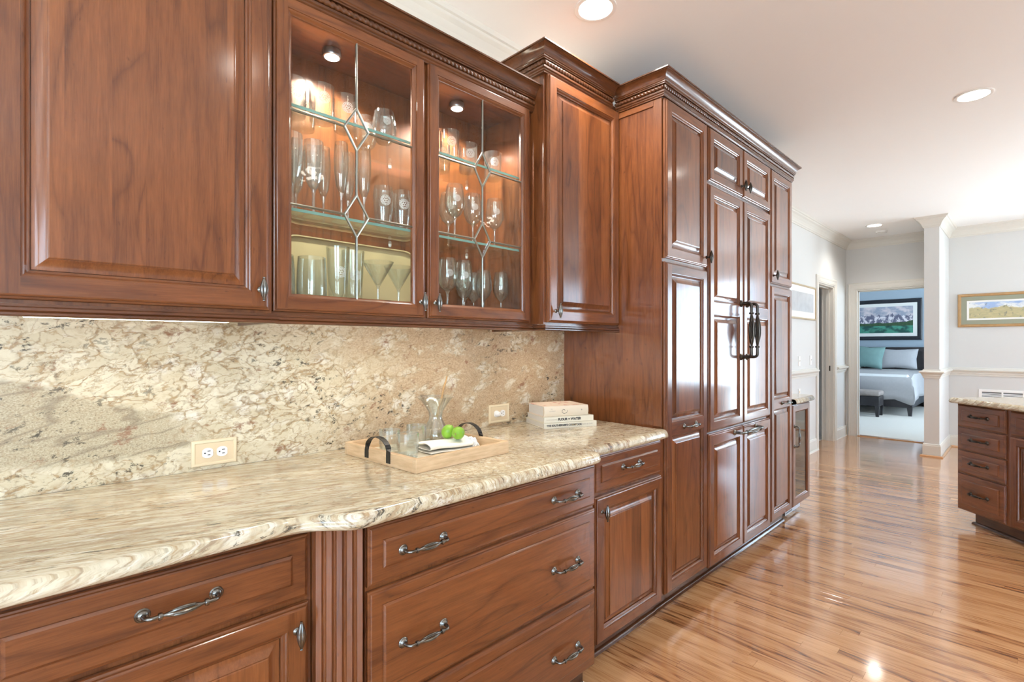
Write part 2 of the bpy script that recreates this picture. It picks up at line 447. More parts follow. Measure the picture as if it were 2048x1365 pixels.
def window(name, axis, pos, a0, a1, z0, z1, cols, rows, label_mat=TRIM):
    """a divided window: casing and muntins, panes as parts. axis 'y': lies in a y = pos wall"""
    def bx(mb, u0, u1, w0, w1, d0, d1):
        if axis == 'y': mb.box(u0, u1, pos + d0, pos + d1, w0, w1)
        elif pos > 0: mb.box(pos - d1, pos - d0, u0, u1, w0, w1)
        else: mb.box(pos + d0, pos + d1, u0, u1, w0, w1)
    mb = MB(); t = .045
    for (u0, u1, w0, w1) in ((a0, a1, z0, z0 + t), (a0, a1, z1 - t, z1), (a0, a0 + t, z0 + t, z1 - t), (a1 - t, a1, z0 + t, z1 - t)): bx(mb, u0, u1, w0, w1, -.10, -.05)
    c = .09
    for (u0, u1, w0, w1) in ((a0 - c, a1 + c, z1, z1 + c), (a0 - c, a1 + c, z0 - c, z0), (a0 - c, a0, z0, z1), (a1, a1 + c, z0, z1)): bx(mb, u0, u1, w0, w1, .0005, .022)
    root = struct(name, mb, TRIM)
    iw, ih = (a1 - a0 - 2 * t) / cols, (z1 - z0 - 2 * t) / rows
    for i in range(1, cols):
        m2 = MB(); bx(m2, a0 + t + i * iw - .011, a0 + t + i * iw + .011, z0 + t, z1 - t, -.088, -.062); obj('muntin', m2, TRIM, root)
    for j in range(1, rows):
        m2 = MB(); bx(m2, a0 + t, a1 - t, z0 + t + j * ih - .011, z0 + t + j * ih + .011, -.0885, -.0615); obj('muntin', m2, TRIM, root)
    m2 = MB(); bx(m2, a0 + t, a1 - t, z0 + t, z1 - t, -.077, -.073); obj('pane', m2, WINPANE, root)
window('window_fill_1', 'y', YR, -2.4, -.5, .6, 2.3, 4, 3)  # unseen window added behind the camera to light the base cabinet fronts
window('window_2', 'y', YR, 6.5, 8.1, .65, 2.45, 4, 3)
window('window_3', 'x', XFAR, -4.45, -2.35, .05, 2.45, 4, 5)
window('window_fill_5', 'x', XW0, -4.2, -1.8, .6, 2.3, 5, 3)  # unseen window added in the left wall as fill light

# crown moulding of the room, chair rail, baseboards, door casings
RC = [(0, CEIL - .125), (.008, CEIL - .125), (.012, CEIL - .112), (.018, CEIL - .105), (.020, CEIL - .092), (.030, CEIL - .070), (.048, CEIL - .045), (.066, CEIL - .032), (.070, CEIL - .022), (.080, CEIL - .018), (.085, CEIL - .008), (.090, CEIL), (0, CEIL)]
wx0, wx1, wy0, wy1 = 7.72, XFAR, -1.125, -.985       # stub wall beside the bedroom door
struct('trim_1', MB().sweep(RC, [(XW0, YW), (XFAR, YW), (XFAR, wy1), (wx0, wy1), (wx0, wy0), (XFAR, wy0), (XFAR, YR), (XW0, YR), (XW0, YW)]), TRIM)
struct('wall_stub', MB().box(wx0, wx1, wy0, wy1, 0, CEIL), WHITE)
CR = [(0, .925), (.010, .925), (.012, .945), (.020, .955), (.020, .965), (.030, .980), (.044, .990), (.046, 1.002), (.038, 1.008), (.030, 1.012), (.012, 1.016), (.010, 1.028), (0, 1.030)]
def rail(name, path): return struct(name, MB().sweep(CR, path), TRIM)
rail('trim_2', [(5.6, YW), (7.2, YW)])
rail('trim_3', [(8.12, YW), (XFAR - .001, YW), (XFAR - .001, YW - .005)])
rail('trim_4', [(XFAR, wy1), (wx0, wy1), (wx0, wy0), (XFAR, wy0), (XFAR, -2.36)])
BB = [(0, 0), (.022, 0), (.022, .008), (.014, .012), (.014, .125), (.010, .137), (.010, .145), (.004, .150), (0, .150)]
def baseb(name, path): return struct(name, MB().sweep(BB, path), TRIM)
baseb('baseboard_back', [(4.6, YW), (7.2, YW)])
baseb('baseboard_corner', [(8.12, YW), (XFAR - .001, YW), (XFAR - .001, YW - .003)])
baseb('baseboard_stub', [(XFAR, wy1), (wx0, wy1), (wx0, wy0), (XFAR, wy0), (XFAR, -2.36)])
baseb('baseboard_right', [(XFAR, YR), (XW0, YR), (XW0, YW - .7)])
SHOE = [(.022, 0), (.038, 0), (.037, .008), (.031, .016), (.022, .019)]
struct('trim_5', MB().sweep(SHOE, [(XFAR, wy1), (wx0, wy1), (wx0, wy0), (XFAR, wy0), (XFAR, -2.36)]), OAK)
struct('trim_10', MB().sweep(SHOE, [(4.6, YW), (7.2, YW)]), TRIM)

def casing(name, axis, pos, a0, a1, h, depth, outn):
    """door casing on the room side plus the jamb lining; outn = sign of the room-side normal"""
    w = .095; mb = MB()
    prof = [(0, 0), (0, .010), (.006, .013), (.014, .013), (.018, .016), (.060, .017), (.068, .021), (.082, .023), (.090, .020), (w, .014), (w, 0)]
    pts = [(a0, 0), (a0, h), (a1, h), (a1, 0)]
    rings = []
    for i, (u, z) in enumerate(pts):
        du = (-1 if i < 2 else 1); dz = (0 if i in (0, 3) else 1); ring = []
        for o, q in prof:
            uu, zz = u + du * o, z + dz * o
            ring.append((uu, pos + outn * q, zz) if axis == 'y' else (pos + outn * q, uu, zz))
        rings.append(ring)
    mb.loft(rings, True, True, True)
    o = struct(name, mb, TRIM)
    jm = MB(); t = .018
    for (u0, u1, z0, z1) in ((a0, a0 + t, 0, h), (a1 - t, a1, 0, h), (a0 + t, a1 - t, h - t, h)):
        if axis == 'y': jm.box(u0, u1, pos, pos - outn * depth, z0, z1)
        else: jm.box(pos, pos - outn * depth, u0, u1, z0, z1)
    obj('jamb', jm, TRIM, o)
    st = MB()
    for (u0, u1, z0, z1) in ((a0 + t, a0 + t + .012, 0, h - t), (a1 - t - .012, a1 - t, 0, h - t), (a0 + t, a1 - t, h - t - .012, h - t)):
        d0, d1 = pos - outn * .05, pos - outn * .09
        if axis == 'y': st.box(u0, u1, d0, d1, z0, z1)
        else: st.box(d0, d1, u0, u1, z0, z1)
    obj('door_stop', st, TRIM, o)
    return o
d1 = casing('door_1', 'y', YW, 7.29, 8.03, DOORH, .14, -1)
obj('strike_plate', MB().cbox(8.008, 8.0125, .055, .085, .96, 1.03, .001), BRONZE, d1)
casing('door_2', 'x', XFAR, -.93, -.10, DOORH, .14, -1)
# dim closet behind door_1
mb = MB(); mb.box(7.0, 8.4, 1.2, 1.25, 0, 2.4); mb.box(7.0, 7.05, .16, 1.2, 0, 2.4); mb.box(8.35, 8.4, .16, 1.2, 0, 2.4); mb.box(7.0, 8.4, .16, 1.25, 2.4, 2.45)
mb.box(7.0, 8.4, .161, 1.25, -.05, -.001); struct('wall_closet', mb, WHITE)
struct('trim_7', MB().box(7.29, 8.03, YW, YW + .14, -.05, -.0005), OAK)

# ------------------------------------------------------------------ oak strip floor, planks running away from the cabinets
fl = struct('floor', MB().box(XW0, XFAR + .07, YR, YW, -.05, -.019), CT)
rp = random.Random(3); PW = .0572; nplank = 0; rest = MB(); shared = {}
def plank_mb(mb, x0, x1, y0, y1):
    g, c = .0002, .0004
    b = [mb.v(x, y, -.018) for x, y in ((x0 + g, y0 + g), (x1 - g, y0 + g), (x1 - g, y1 - g), (x0 + g, y1 - g))]
    e = [mb.v(x, y, -c) for x, y in ((x0 + g, y0 + g), (x1 - g, y0 + g), (x1 - g, y1 - g), (x0 + g, y1 - g))]
    t = [mb.v(x, y, 0) for x, y in ((x0 + g + c, y0 + g + c), (x1 - g - c, y0 + g + c), (x1 - g - c, y1 - g - c), (x0 + g + c, y1 - g - c))]
    for k in range(4):
        mb.f([b[k], b[(k + 1) % 4], e[(k + 1) % 4], e[k]]); mb.f([e[k], e[(k + 1) % 4], t[(k + 1) % 4], t[k]])
    mb.f(t)
x = XW0
while x < XFAR + .07:
    x1 = min(x + PW, XFAR + .07)
    y = YW - rp.uniform(0, .5) if x < 4.6 else YW
    y = min(y, YW)
    near = 1.35 < x < XFAR
    y0 = YW
    first = rp.uniform(.7, 1.6)
    while y0 > YR:
        ln = first if y0 == YW else rp.uniform(.8, 1.9)
        y1 = max(y0 - ln, YR)
        if y1 - YR < .2: y1 = YR
        vis = near and y0 > -2.0 and y1 < -.5 and nplank < 290
        if vis:
            mb = MB(); plank_mb(mb, 0, x1 - x, y1 - y0, 0)
            o = obj('plank', mb, OAK, fl, recalc=False); o.location = (x, y0, 0); nplank += 1
        else: plank_mb(rest, x, x1, y1, y0)
        y0 = y1
    x = x1
ro = obj('plank_field', rest, OAK, fl, recalc=False); ro['kind'] = 'stuff'

# ------------------------------------------------------------------ hardware
def pull_mb(mb, L, depth=.030, r=.0042, s=1.0):
    """bail pull along local x, standing off -y from the origin plane"""
    for sx in (-1, 1):
        mb.lathe([(.0, 0), (.0135 * s, 0), (.0140 * s, -.002 * s), (.0118 * s, -.0045 * s), (.0108 * s, -.0045 * s), (.0088 * s, -.0075 * s), (.0058 * s, -.0095 * s), (.0, -.0095 * s)], 18, (sx * L / 2, 0, 0), 0, axis='y', cap=False)
    pts, rad, fl_ = [], [], []
    h = L / 2; cr = .013 * s
    def add(x, y, rr, ff=0.0): pts.append((x, y, 0)); rad.append(rr); fl_.append(ff)
    half = [(-h, -.004, r * 1.25, 0), (-h, -depth + cr, r * 1.1, 0)]
    for k in range(1, 6):
        a = k / 5 * pi / 2; half.append((-h + cr * (1 - cos(a)), -depth + cr - cr * sin(a), r, 0))
    c0 = .31 * L
    half += [(-c0 - .004 * s, -depth, r * .95, 0), (-c0 - .0035 * s, -depth, r * 1.55, 0), (-c0, -depth, r * 1.75, 0), (-c0 + .0035 * s, -depth, r * 1.5, 0), (-c0 + .004 * s, -depth, r * .8, 0), (-c0 + .007 * s, -depth, r * .75, 0)]
    n = 9; e0 = c0 - .008 * s
    for k in range(n):
        q = -1 + k / n; q2 = sin((1 + q) * pi / 2)
        half.append((q * e0, -depth - .002 * q2, r * (.85 + 1.15 * q2), .09 * min(1, q2 * 1.6)))
    for a in half: add(*a)
    add(0, -depth - .002, r * 2.0, .09)
    for a in reversed(half): add(-a[0], *a[1:])
    mb.tube(pts, rad, 24, fl_)
    return mb
def pull(parent, xc, zc, yf, L=.130, mat=None, vertical=False, depth=.030, r=.0042, s=1.0):
    mb = pull_mb(MB(), L, depth, r, s)
    if vertical: mb.V = [(xc + z, yf + y, zc + x) for x, y, z in mb.V]
    else: mb.V = [(xc + x, yf + y, zc + z) for x, y, z in mb.V]
    return obj('handle', mb, mat or NICKEL, parent, 45)
def knob(parent, xc, zc, yf, mat=None):
    mb = MB()
    mb.lathe([(0, 0), (.0085, 0), (.009, -.002), (.0065, -.0045), (.0042, -.006), (.0036, -.012), (.0048, -.014), (.0036, -.016), (.004, -.023), (0, -.023)], 16, (xc, yf, zc), axis='y', cap=False)
    prof = [(0, -.0345), (.0032, -.0335), (.0036, -.0315), (.0024, -.030), (.0034, -.0285)]
    for k in range(9):
        q = -1 + k / 4; prof.append((.0042 + .0058 * cos(q * pi / 2), q * .026))
    prof += [(a, -b) for a, b in reversed(prof[:5])]
    mb.lathe(prof, 24, (xc, yf - .0285, zc), flute=12, famp=.07, cap=False)
    return obj('knob', mb, mat or NICKEL, parent, 45)

# ------------------------------------------------------------------ doors and drawers
EDGE = [(0, .0125), (.0012, .0092), (.0042, .0074), (.0062, .0070), (.0066, .0048), (.0072, .0026), (.0088, .0010), (.0115, 0)]
STICK = [(0, 0), (.0005, .0026), (.0034, .0030), (.0062, .0050), (.0096, .0092), (.0130, .0112), (.0146, .0114), (.0148, .0165), (.0185, .0168)]
RAISE = [(.0160, .0172), (.0172, .0140), (.0230, .0136), (.0300, .0116), (.0370, .0082), (.0425, .0046), (.0442, .0042), (.0445, .0014), (.0470, .0006)]
def rect_ring(x0, x1, z0, z1, i, y): return [(x0 + i, y, z0 + i), (x1 - i, y, z0 + i), (x1 - i, y, z1 - i), (x0 + i, y, z1 - i)]
def rings_faces(mb, rings, mv=0, mh=1):
    R = [[mb.v(*p) for p in r] for r in rings]
    for a, b in zip(R, R[1:]):
        for k in range(4): mb.f([a[k], a[(k + 1) % 4], b[(k + 1) % 4], b[k]], mh if k in (0, 2) else mv)
    return R
def frame(mb, x0, x1, z0, z1, yf, openings, sw, th=.020, glass=False):
    rings_faces(mb, [rect_ring(x0, x1, z0, z1, 0, yf + th)] + [rect_ring(x0, x1, z0, z1, i, yf + d) for i, d in EDGE])
    e = EDGE[-1][0]; xi0, xi1 = x0 + sw, x1 - sw
    for a, b in ((x0 + e, xi0), (xi1, x1 - e)): mb.quad((a, yf, z0 + e), (b, yf, z0 + e), (b, yf, z1 - e), (a, yf, z1 - e), 0)
    zs = [z0 + e] + [q for o in openings for q in o] + [z1 - e]
    for a, b in zip(zs[::2], zs[1::2]): mb.quad((xi0, yf, a), (xi1, yf, a), (xi1, yf, b), (xi0, yf, b), 1)
    for za, zb in openings:
        st = STICK if not glass else STICK[:7] + [(.0146, th)]
        rings_faces(mb, [rect_ring(xi0, xi1, za, zb, i, yf + d) for i, d in st])
    if glass:
        g = STICK[6][0]; (za, zb), = openings
        for (a, b, c, d) in ((x0, xi0 + g, z0, z1), (xi1 - g, x1, z0, z1), (xi0 + g, xi1 - g, z0, za + g), (xi0 + g, xi1 - g, zb - g, z1)):
            mb.quad((a, yf + th, c), (b, yf + th, c), (b, yf + th, d), (a, yf + th, d), 0)
    else: mb.quad((x0, yf + th, z0), (x1, yf + th, z0), (x1, yf + th, z1), (x0, yf + th, z1), 0)
def panel(parent, x0, x1, za, zb, yf, sw):
    mb = MB(); R = rings_faces(mb, [rect_ring(x0 + sw, x1 - sw, za, zb, i, yf + d) for i, d in RAISE], 0, 0)
    mb.f([mb.v(*mb.V[i]) for i in R[-1]]); return obj('panel', mb, CP, parent, 13, recalc=False)
def door(parent, x0, x1, z0, z1, yf, mids=(), sw=.051, name='door'):
    """mids: (z_low, z_high) of each middle rail"""
    zs = [z0 + sw] + [q for m in mids for q in m] + [z1 - sw]; ops = list(zip(zs[::2], zs[1::2]))
    mb = MB(); frame(mb, x0, x1, z0, z1, yf, ops, sw)
    o = obj(name, mb, [CV, CH], parent, 15, recalc=False)
    for za, zb in ops: panel(o, x0, x1, za, zb, yf, sw)
    return o
def drawer(parent, x0, x1, z0, z1, yf, th=.022, inset=.040):
    rg = [(0, th), (0, .0145), (.0015, .0120), (.0052, .0106), (.0060, .0094), (.0068, .0080), (.0100, .0066), (inset, .0066), (inset + .0003, .0036), (inset + .0030, .0018), (inset + .0060, 0)]
    mb = MB(); R = rings_faces(mb, [rect_ring(x0, x1, z0, z1, i, yf + d) for i, d in rg], 0, 0); mb.f([mb.v(*mb.V[i]) for i in R[-1]]); mb.f(R[0][::-1])
    return obj('drawer', mb, CH, parent, 13, recalc=False)

CROWN = [(0, 0), (.012, 0), (.012, .005), (.016, .009), (.016, .014), (.021, .018), (.021, .026), (.013, .028), (.013, .052), (.025, .053), (.025, .058), (.029, .060), (.029, .064), (.032, .067), (.033, .075), (.037, .085), (.043, .093), (.051, .100), (.056, .1025), (.056, .106), (.062, .106), (.062, .112), (0, .112)]
def rope(parent, path, z, off, r=.0112, pitch=.0195, n=2, mat=None):
    mb = MB(); P = [Vector((p[0], p[1])) for p in path]; N = len(P); Q = []
    for i in range(N):
        ns = []
        if i > 0: d = (P[i] - P[i - 1]).normalized(); ns.append(Vector((d.y, -d.x)))
        if i < N - 1: d = (P[i + 1] - P[i]).normalized(); ns.append(Vector((d.y, -d.x)))
        mv = ns[0] if len(ns) == 1 else (ns[0] + ns[1]) / (1 + ns[0].dot(ns[1]))
        Q.append(P[i] + mv * off)
    for a, b in zip(Q, Q[1:]):
        d = b - a; L = d.length; d = d / L; nr = Vector((d.y, -d.x)); k = max(8, int(L / .0026)); rings = []
        for i in range(k + 1):
            s_ = L * i / k; ring = []
            for j in range(12):
                th = 2 * pi * j / 12; rr = r * (.66 + .34 * abs(cos(n * .5 * (th * 1.0 + 2 * pi * s_ / (n * pitch) * 1.0))))
                c = a + d * s_
                ring.append((c.x + nr.x * rr * cos(th), c.y + nr.y * rr * cos(th), z + rr * sin(th)))
            rings.append(ring)
        mb.loft(rings)
    return obj('rope_molding', mb, mat or CD, parent, 60)
def crown(parent, path, zb, name='crown_molding', mat=None):
    o = obj(name, MB().sweep([(p, zb + z) for p, z in CROWN], path), mat or CD, parent, 30)
    rope(o, path, zb + .040, .0165)
    return o
RAILP = [(-.018, 0), (.004, 0), (.008, .003), (.008, .008), (.005, .010), (.009, .013), (.009, .019), (.004, .022), (.004, .028), (-.018, .028)]
def light_rail(parent, path, zb): return obj('light_rail', MB().sweep([(p, zb + z) for p, z in RAILP], path), CD, parent, 30)

# ------------------------------------------------------------------ upper cabinets
WB = .018      # cabinet backs stand against the wall
def carcass(parent, x0, x1, yb, yf, z0, z1, t=.018, open_front=False, name='body'):
    mb = MB()
    if not open_front: mb.box(x0, x1, yf, yb, z0, z1)
    else:
        mb.box(x0, x0 + t, yf, yb, z0, z1); mb.box(x1 - t, x1, yf, yb, z0, z1); mb.box(x0 + t, x1 - t, yf, yb, z0, z0 + .025, 1); mb.box(x0 + t, x1 - t, yf, yb, z1 - .02, z1, 1)
        mb.box(x0 + t, x1 - t, yb - .008, yb, z0 + .025, z1 - .02)
    return obj(name, mb, [CV, CH], parent)

yA = -.325     # door front plane of the left upper cabinet
u1 = thing('upper_cabinet', 'cherry wall cabinet with one large raised-panel door left of the glass cabinet', 'cabinet', (0, 0, 1.41))
carcass(u1, -.055, .540, WB, yA + .021, 1.412, 2.56)
dr = door(u1, -.043, .531, 1.420, 2.545, yA); knob(dr, .503, 1.478, yA)
light_rail(u1, [(-.055, yA + .012), (.548, yA + .012), (.548, -.02)], 1.383)
crown(u1, [(-.055, yA + .018), (.540, yA + .018), (.540, -.02)], 2.548)

yB = -.300
u2 = thing('upper_cabinet', 'cherry display cabinet with two leaded glass doors full of stemware', 'cabinet', (0, 0, 1.41))
carcass(u2, .5405, 1.676, WB, yB + .021, 1.412, 2.40, open_front=True)
ff = MB(); ff.box(1.078, 1.114, yB + .0215, yB + .04, 1.437, 2.38)
obj('center_stile', ff, CV, u2)
light_rail(u2, [(.5495, yB + .012), (1.676, yB + .012)], 1.383)
crown(u2, [(.5405, yB + .018), (1.6765, yB + .018)], 2.372)
def glass_door(x0, x1, kx):
    mb = MB(); z0, z1, sw = 1.420, 2.383, .040
    frame(mb, x0, x1, z0, z1, yB, [(z0 + sw + .002, z1 - sw)], sw, glass=True)
    d = obj('door', mb, [CV, CH], u2, 30, recalc=False)
    knob(d, kx, 1.477, yB)
    a0, a1, b0, b1 = x0 + sw + .012, x1 - sw - .012, z0 + sw + .014, z1 - sw - .012
    xm = (a0 + a1) / 2; yg = yB + .013; hw, hh = .043, .070; zc = (1.752, 2.043)
    came = []
    pts = {'t': (xm, b1), 'b': (xm, b0)}
    came.append(((xm, b1), (xm, zc[1] + hh))); came.append(((xm, zc[1] - hh), (xm, zc[0] + hh))); came.append(((xm, zc[0] - hh), (xm, b0)))
    for z in zc:
        came += [((a0, z), (xm - hw, z)), ((xm + hw, z), (a1, z))]
        q = [(xm, z + hh), (xm + hw, z), (xm, z - hh), (xm - hw, z)]
        for k in range(4): came.append((q[k], q[(k + 1) % 4]))
    lm = MB()
    for (p, q) in came:
        dx, dz = q[0] - p[0], q[1] - p[1]; L = sqrt(dx * dx + dz * dz); ux, uz = dx / L, dz / L; nx, nz = -uz, ux; w = .0034
        prof = [(-w, -.001), (-w * .6, -.0028), (0, -.0036), (w * .6, -.0028), (w, -.001), (w, .004), (-w, .004)]
        lm.loft([[(p[0] - ux * .002 * e + nx * o + (q[0] - p[0]) * t + ux * .002 * t * 0, yg + h, p[1] - uz * .002 * e + nz * o + (q[1] - p[1]) * t) for o, h in prof] for t, e in ((0, 1), (1, -1))])
    obj('lead_came', lm, LEAD, d, 30)
    zz = [b0, zc[0], zc[1], b1]
    polys = []
    for side in (-1, 1):
        ax = a0 if side < 0 else a1
        polys.append([(ax, b0), (xm, b0), (xm, zc[0] - hh), (xm + side * hw, zc[0]), (ax, zc[0])])
        polys.append([(ax, zc[0]), (xm + side * hw, zc[0]), (xm, zc[0] + hh), (xm, zc[1] - hh), (xm + side * hw, zc[1]), (ax, zc[1])])
        polys.append([(ax, zc[1]), (xm + side * hw, zc[1]), (xm, zc[1] + hh), (xm, b1), (ax, b1)])
    for pl in polys:
        pm = MB(); pm.loft([[(a, yg + h, b) for a, b in pl] for h in (0, .003)]); obj('pane', pm, PANE, d)
    for z in zc:                                       # bevelled diamonds
        pm = MB(); q = [(0, hh), (hw, 0), (0, -hh), (-hw, 0)]
        pm.loft([[(xm + a * s_, yg + h, z + b * s_) for a, b in q] for s_, h in ((1, .003), (1, .001), (.68, -.002))]); obj('pane', pm, PANE, d)
    return d
glass_door(.549, 1.090, 1.068); glass_door(1.103, 1.656, 1.132)
SH = (2.072, 1.747)
for zt in SH:
    mb = MB(); mb.box(.561, 1.655, -.262, -.004, zt - .009, zt); sh = obj('glass_shelf', mb, SHELF, u2)
    e = MB(); e.box(.561, 1.655, -.2645, -.2622, zt - .009, zt); obj('shelf_edge', e, SHELFEDGE, sh)
    for px_ in (.70, 1.11, 1.52):
        c = MB(); c.lathe([(.004, -.022), (.006, -.018), (.007, -.0095)], 10, (px_, -.012, zt)); obj('shelf_clip', c, WHITEP, u2)
for px_ in (.815, 1.385):
    mb = MB(); mb.lathe([(.031, -.001), (.032, -.004), (.032, -.020), (.030, -.024), (.026, -.025)], 28, (px_, -.11, 2.380)); pk = obj('puck_light', mb, STEEL, u2, 40)
    mb = MB(); mb.lathe([(.0255, -.0252), (.024, -.0268), (.012, -.0275)], 24, (px_, -.11, 2.380)); obj('lens', mb, LENS, pk, 40)
    l = bpy.data.lights.new('puck_lamp', 'SPOT'); l.energy = 50; l.color = (1, .93, .84); l.spot_size = radians(150); l.spot_blend = .6; l.shadow_soft_size = .022
    lo = bpy.data.objects.new('puck_lamp', l); COL.objects.link(lo); lo.location = (px_, -.11, 2.345)

yC = -.376
u3 = thing('upper_cabinet', 'narrow tall cherry wall cabinet with one raised-panel door against the pantry side', 'cabinet', (1.68, 0, 1.41))
carcass(u3, 1.678, 2.249, WB, yC + .021, 1.412, 2.56)
dr = door(u3, 1.694, 2.2475, 1.420, 2.532, yC); knob(dr, 1.738, 1.472, yC)
light_rail(u3, [(1.680, -.02), (1.680, yC + .012), (2.249, yC + .012)], 1.383)
crown(u3, [(1.678, -.02), (1.678, yC + .019), (2.184, yC + .019)], 2.527)

# warm light strips lying on top of the wall cabinets behind their crowns
def top_strip(x0, x1, y, z, label):
    t = thing('cabinet_top_light', label, 'light', ((x0 + x1) / 2, y, z))
    mb = MB(); mb.cbox(x0, x1, y - .012, y + .012, z, z + .012, .002); obj('housing', mb, WHITEP, t)
    mb = MB(); mb.cbox(x0 + .005, x1 - .005, y - .008, y + .008, z + .0122, z + .018, .002); obj('lens', mb, LENSW, t)
    l = bpy.data.lights.new('strip_lamp', 'AREA'); l.shape = 'RECTANGLE'; l.size = x1 - x0; l.size_y = .03; l.energy = .42 * (x1 - x0); l.color = (1, .87, .62)
    lo = bpy.data.objects.new('strip_lamp', l); COL.objects.link(lo); lo.location = ((x0 + x1) / 2, y, z + .021); lo.rotation_euler = (radians(180), 0, 0)
top_strip(.62, 1.66, -.14, 2.4005, 'thin warm light strip lying on top of the glass display cabinet')
top_strip(1.72, 2.22, -.17, 2.5605, 'thin warm light strip lying on top of the narrow wall cabinet')

# ------------------------------------------------------------------ base cabinets
yL, yM, yRt = -.645, -.725, -.642
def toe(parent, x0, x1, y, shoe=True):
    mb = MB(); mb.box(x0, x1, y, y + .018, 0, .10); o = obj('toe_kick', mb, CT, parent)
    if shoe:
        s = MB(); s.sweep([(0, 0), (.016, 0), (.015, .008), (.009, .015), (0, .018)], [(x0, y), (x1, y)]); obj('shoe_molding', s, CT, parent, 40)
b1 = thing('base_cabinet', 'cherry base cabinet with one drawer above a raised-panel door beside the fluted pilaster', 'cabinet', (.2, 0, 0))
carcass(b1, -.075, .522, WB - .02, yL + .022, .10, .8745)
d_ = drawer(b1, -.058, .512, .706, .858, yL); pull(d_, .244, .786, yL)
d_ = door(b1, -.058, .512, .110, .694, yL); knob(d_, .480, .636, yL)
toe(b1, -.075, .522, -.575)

# fluted pilaster set at an angle between the two base depths
pl = thing('fluted_pilaster', 'fluted cherry pilaster angled between the base cabinets under the counter curve', 'pilaster', (.56, -.68, 0))
A, B = Vector((.524, -.650)), Vector((.610, -.722)); d = (B - A); Lp = d.length; d /= Lp; nrm = Vector((d.y, -d.x))
prof = [(0, 0)]
nf = 4; m0 = .007; step = (Lp - 2 * m0) / nf
for k in range(nf):
    s0 = m0 + k * step + step * .26; s1 = m0 + (k + 1) * step - step * .26
    prof.append((s0, 0))
    for j in range(1, 6): a = pi * j / 6; prof.append(((s0 + s1) / 2 - (s1 - s0) / 2 * cos(a), -.0085 * sin(a)))
    prof.append((s1, 0))
prof.append((Lp, 0))
mb = MB(); pts2 = [(A.x + d.x * s_ + nrm.x * h, A.y + d.y * s_ + nrm.y * h) for s_, h in prof] + [(.625, -.69), (.60, -.55), (.524, -.55)]
mb.loft([[(x_, y_, z_) for x_, y_ in pts2] for z_ in (.10, .8745)])
obj('fluted_post', mb, CV, pl, 25)
mb = MB(); mb.box(.524, .623, -.640, -.55, 0, .0995); obj('plinth', mb, CT, pl)

b2 = thing('base_cabinet', 'wide cherry base cabinet with three deep drawers standing proud of its neighbours', 'cabinet', (1.1, 0, 0))
carcass(b2, .626, 1.572, WB - .02, yM + .022, .10, .8745)
for z0, z1, zh in ((.712, .864, .785), (.404, .700, .543), (.108, .393, .235)):
    d_ = drawer(b2, .6275, 1.5705, z0, z1, yM)
    for xc in (.788, 1.387): pull(d_, xc, zh, yM)
toe(b2, .626, 1.572, -.655)

b3 = thing('base_cabinet', 'narrow cherry base cabinet with small drawer over a door next to the tall pantry', 'cabinet', (1.9, 0, 0))
carcass(b3, 1.5725, 2.2495, WB - .02, yRt + .022, .10, .8745)
d_ = drawer(b3, 1.680, 2.208, .712, .864, yRt); pull(d_, 1.936, .794, yRt)
d_ = door(b3, 1.680, 2.208, .094, .697, yRt); knob(d_, 1.718, .634, yRt)
toe(b3, 1.5725, 2.2495, -.570)

# ------------------------------------------------------------------ countertop with curved front, and backsplash
CTP = [(0, .8755), (.004, .8755), (.010, .8765), (.016, .880), (.019, .886), (.0185, .893), (.0165, .8955), (.016, .899), (.013, .9065), (.007, .912), (.001, .9145), (-.02, .915)]
def smooth_path(ctrl, n=8):
    out = []
    for i in range(len(ctrl) - 1):
        p0 = ctrl[max(i - 1, 0)]; p1 = ctrl[i]; p2 = ctrl[i + 1]; p3 = ctrl[min(i + 2, len(ctrl) - 1)]
        for k in range(n):
            t = k / n
            out.append(tuple(.5 * (2 * p1[j] + (p2[j] - p0[j]) * t + (2 * p0[j] - 5 * p1[j] + 4 * p2[j] - p3[j]) * t * t + (3 * p1[j] - p0[j] - 3 * p2[j] + p3[j]) * t ** 3) for j in range(2)))
    out.append(ctrl[-1]); return out
yN = -.652
fp = [(-.075, yN), (.20, yN), (.38, yN)] + smooth_path([(.40, yN), (.455, yN - .002), (.505, yN - .018), (.55, yN - .052), (.585, yN - .079), (.62, yN - .083), (.66, yN - .080)], 6) + [(.9, -.731), (1.3, -.731), (1.50, -.731)] + smooth_path([(1.52, -.731), (1.556, -.728), (1.575, -.712), (1.584, -.684), (1.602, -.664), (1.64, -.658)], 5) + [(1.9, -.657), (2.16, -.655), (2.205, -.652), (2.2225, -.640), (2.2285, -.618)]
mb = MB(); mb.sweep(CTP, fp, closed_prof=False)
n0 = len(CTP); N = len(fp)
top = [mb.v(*mb.V[i * n0 + n0 - 1]) for i in range(N)]; bot = [mb.v(*mb.V[i * n0]) for i in range(N)]
bt = [mb.v(2.2490, 0, .915), mb.v(-.075, 0, .915)]; bb = [mb.v(2.2490, 0, .8755), mb.v(-.075, 0, .8755)]
mb.F = mb.F[:-2]; mb.M = mb.M[:-2]
mb.f(top + bt); mb.f(bot + bb)
mb.f([bt[0], bt[1], bb[1], bb[0]]); mb.f([top[-1], bt[0], bb[0], bot[-1]]); mb.f([top[0], bot[0], bb[1], bt[1]])
ct = obj('countertop', mb, GRC, None, 50)
tag(ct, 'polished cream granite countertop with an ogee edge and curved bump-out', 'countertop')
mb = MB(); mb.box(-.075, 2.2495, .0005, .0195, .9155, 1.411); bs = obj('backsplash', mb, GRB); tag(bs, 'full-height granite slab backsplash with ochre veins and grey sandy bands', 'backsplash')

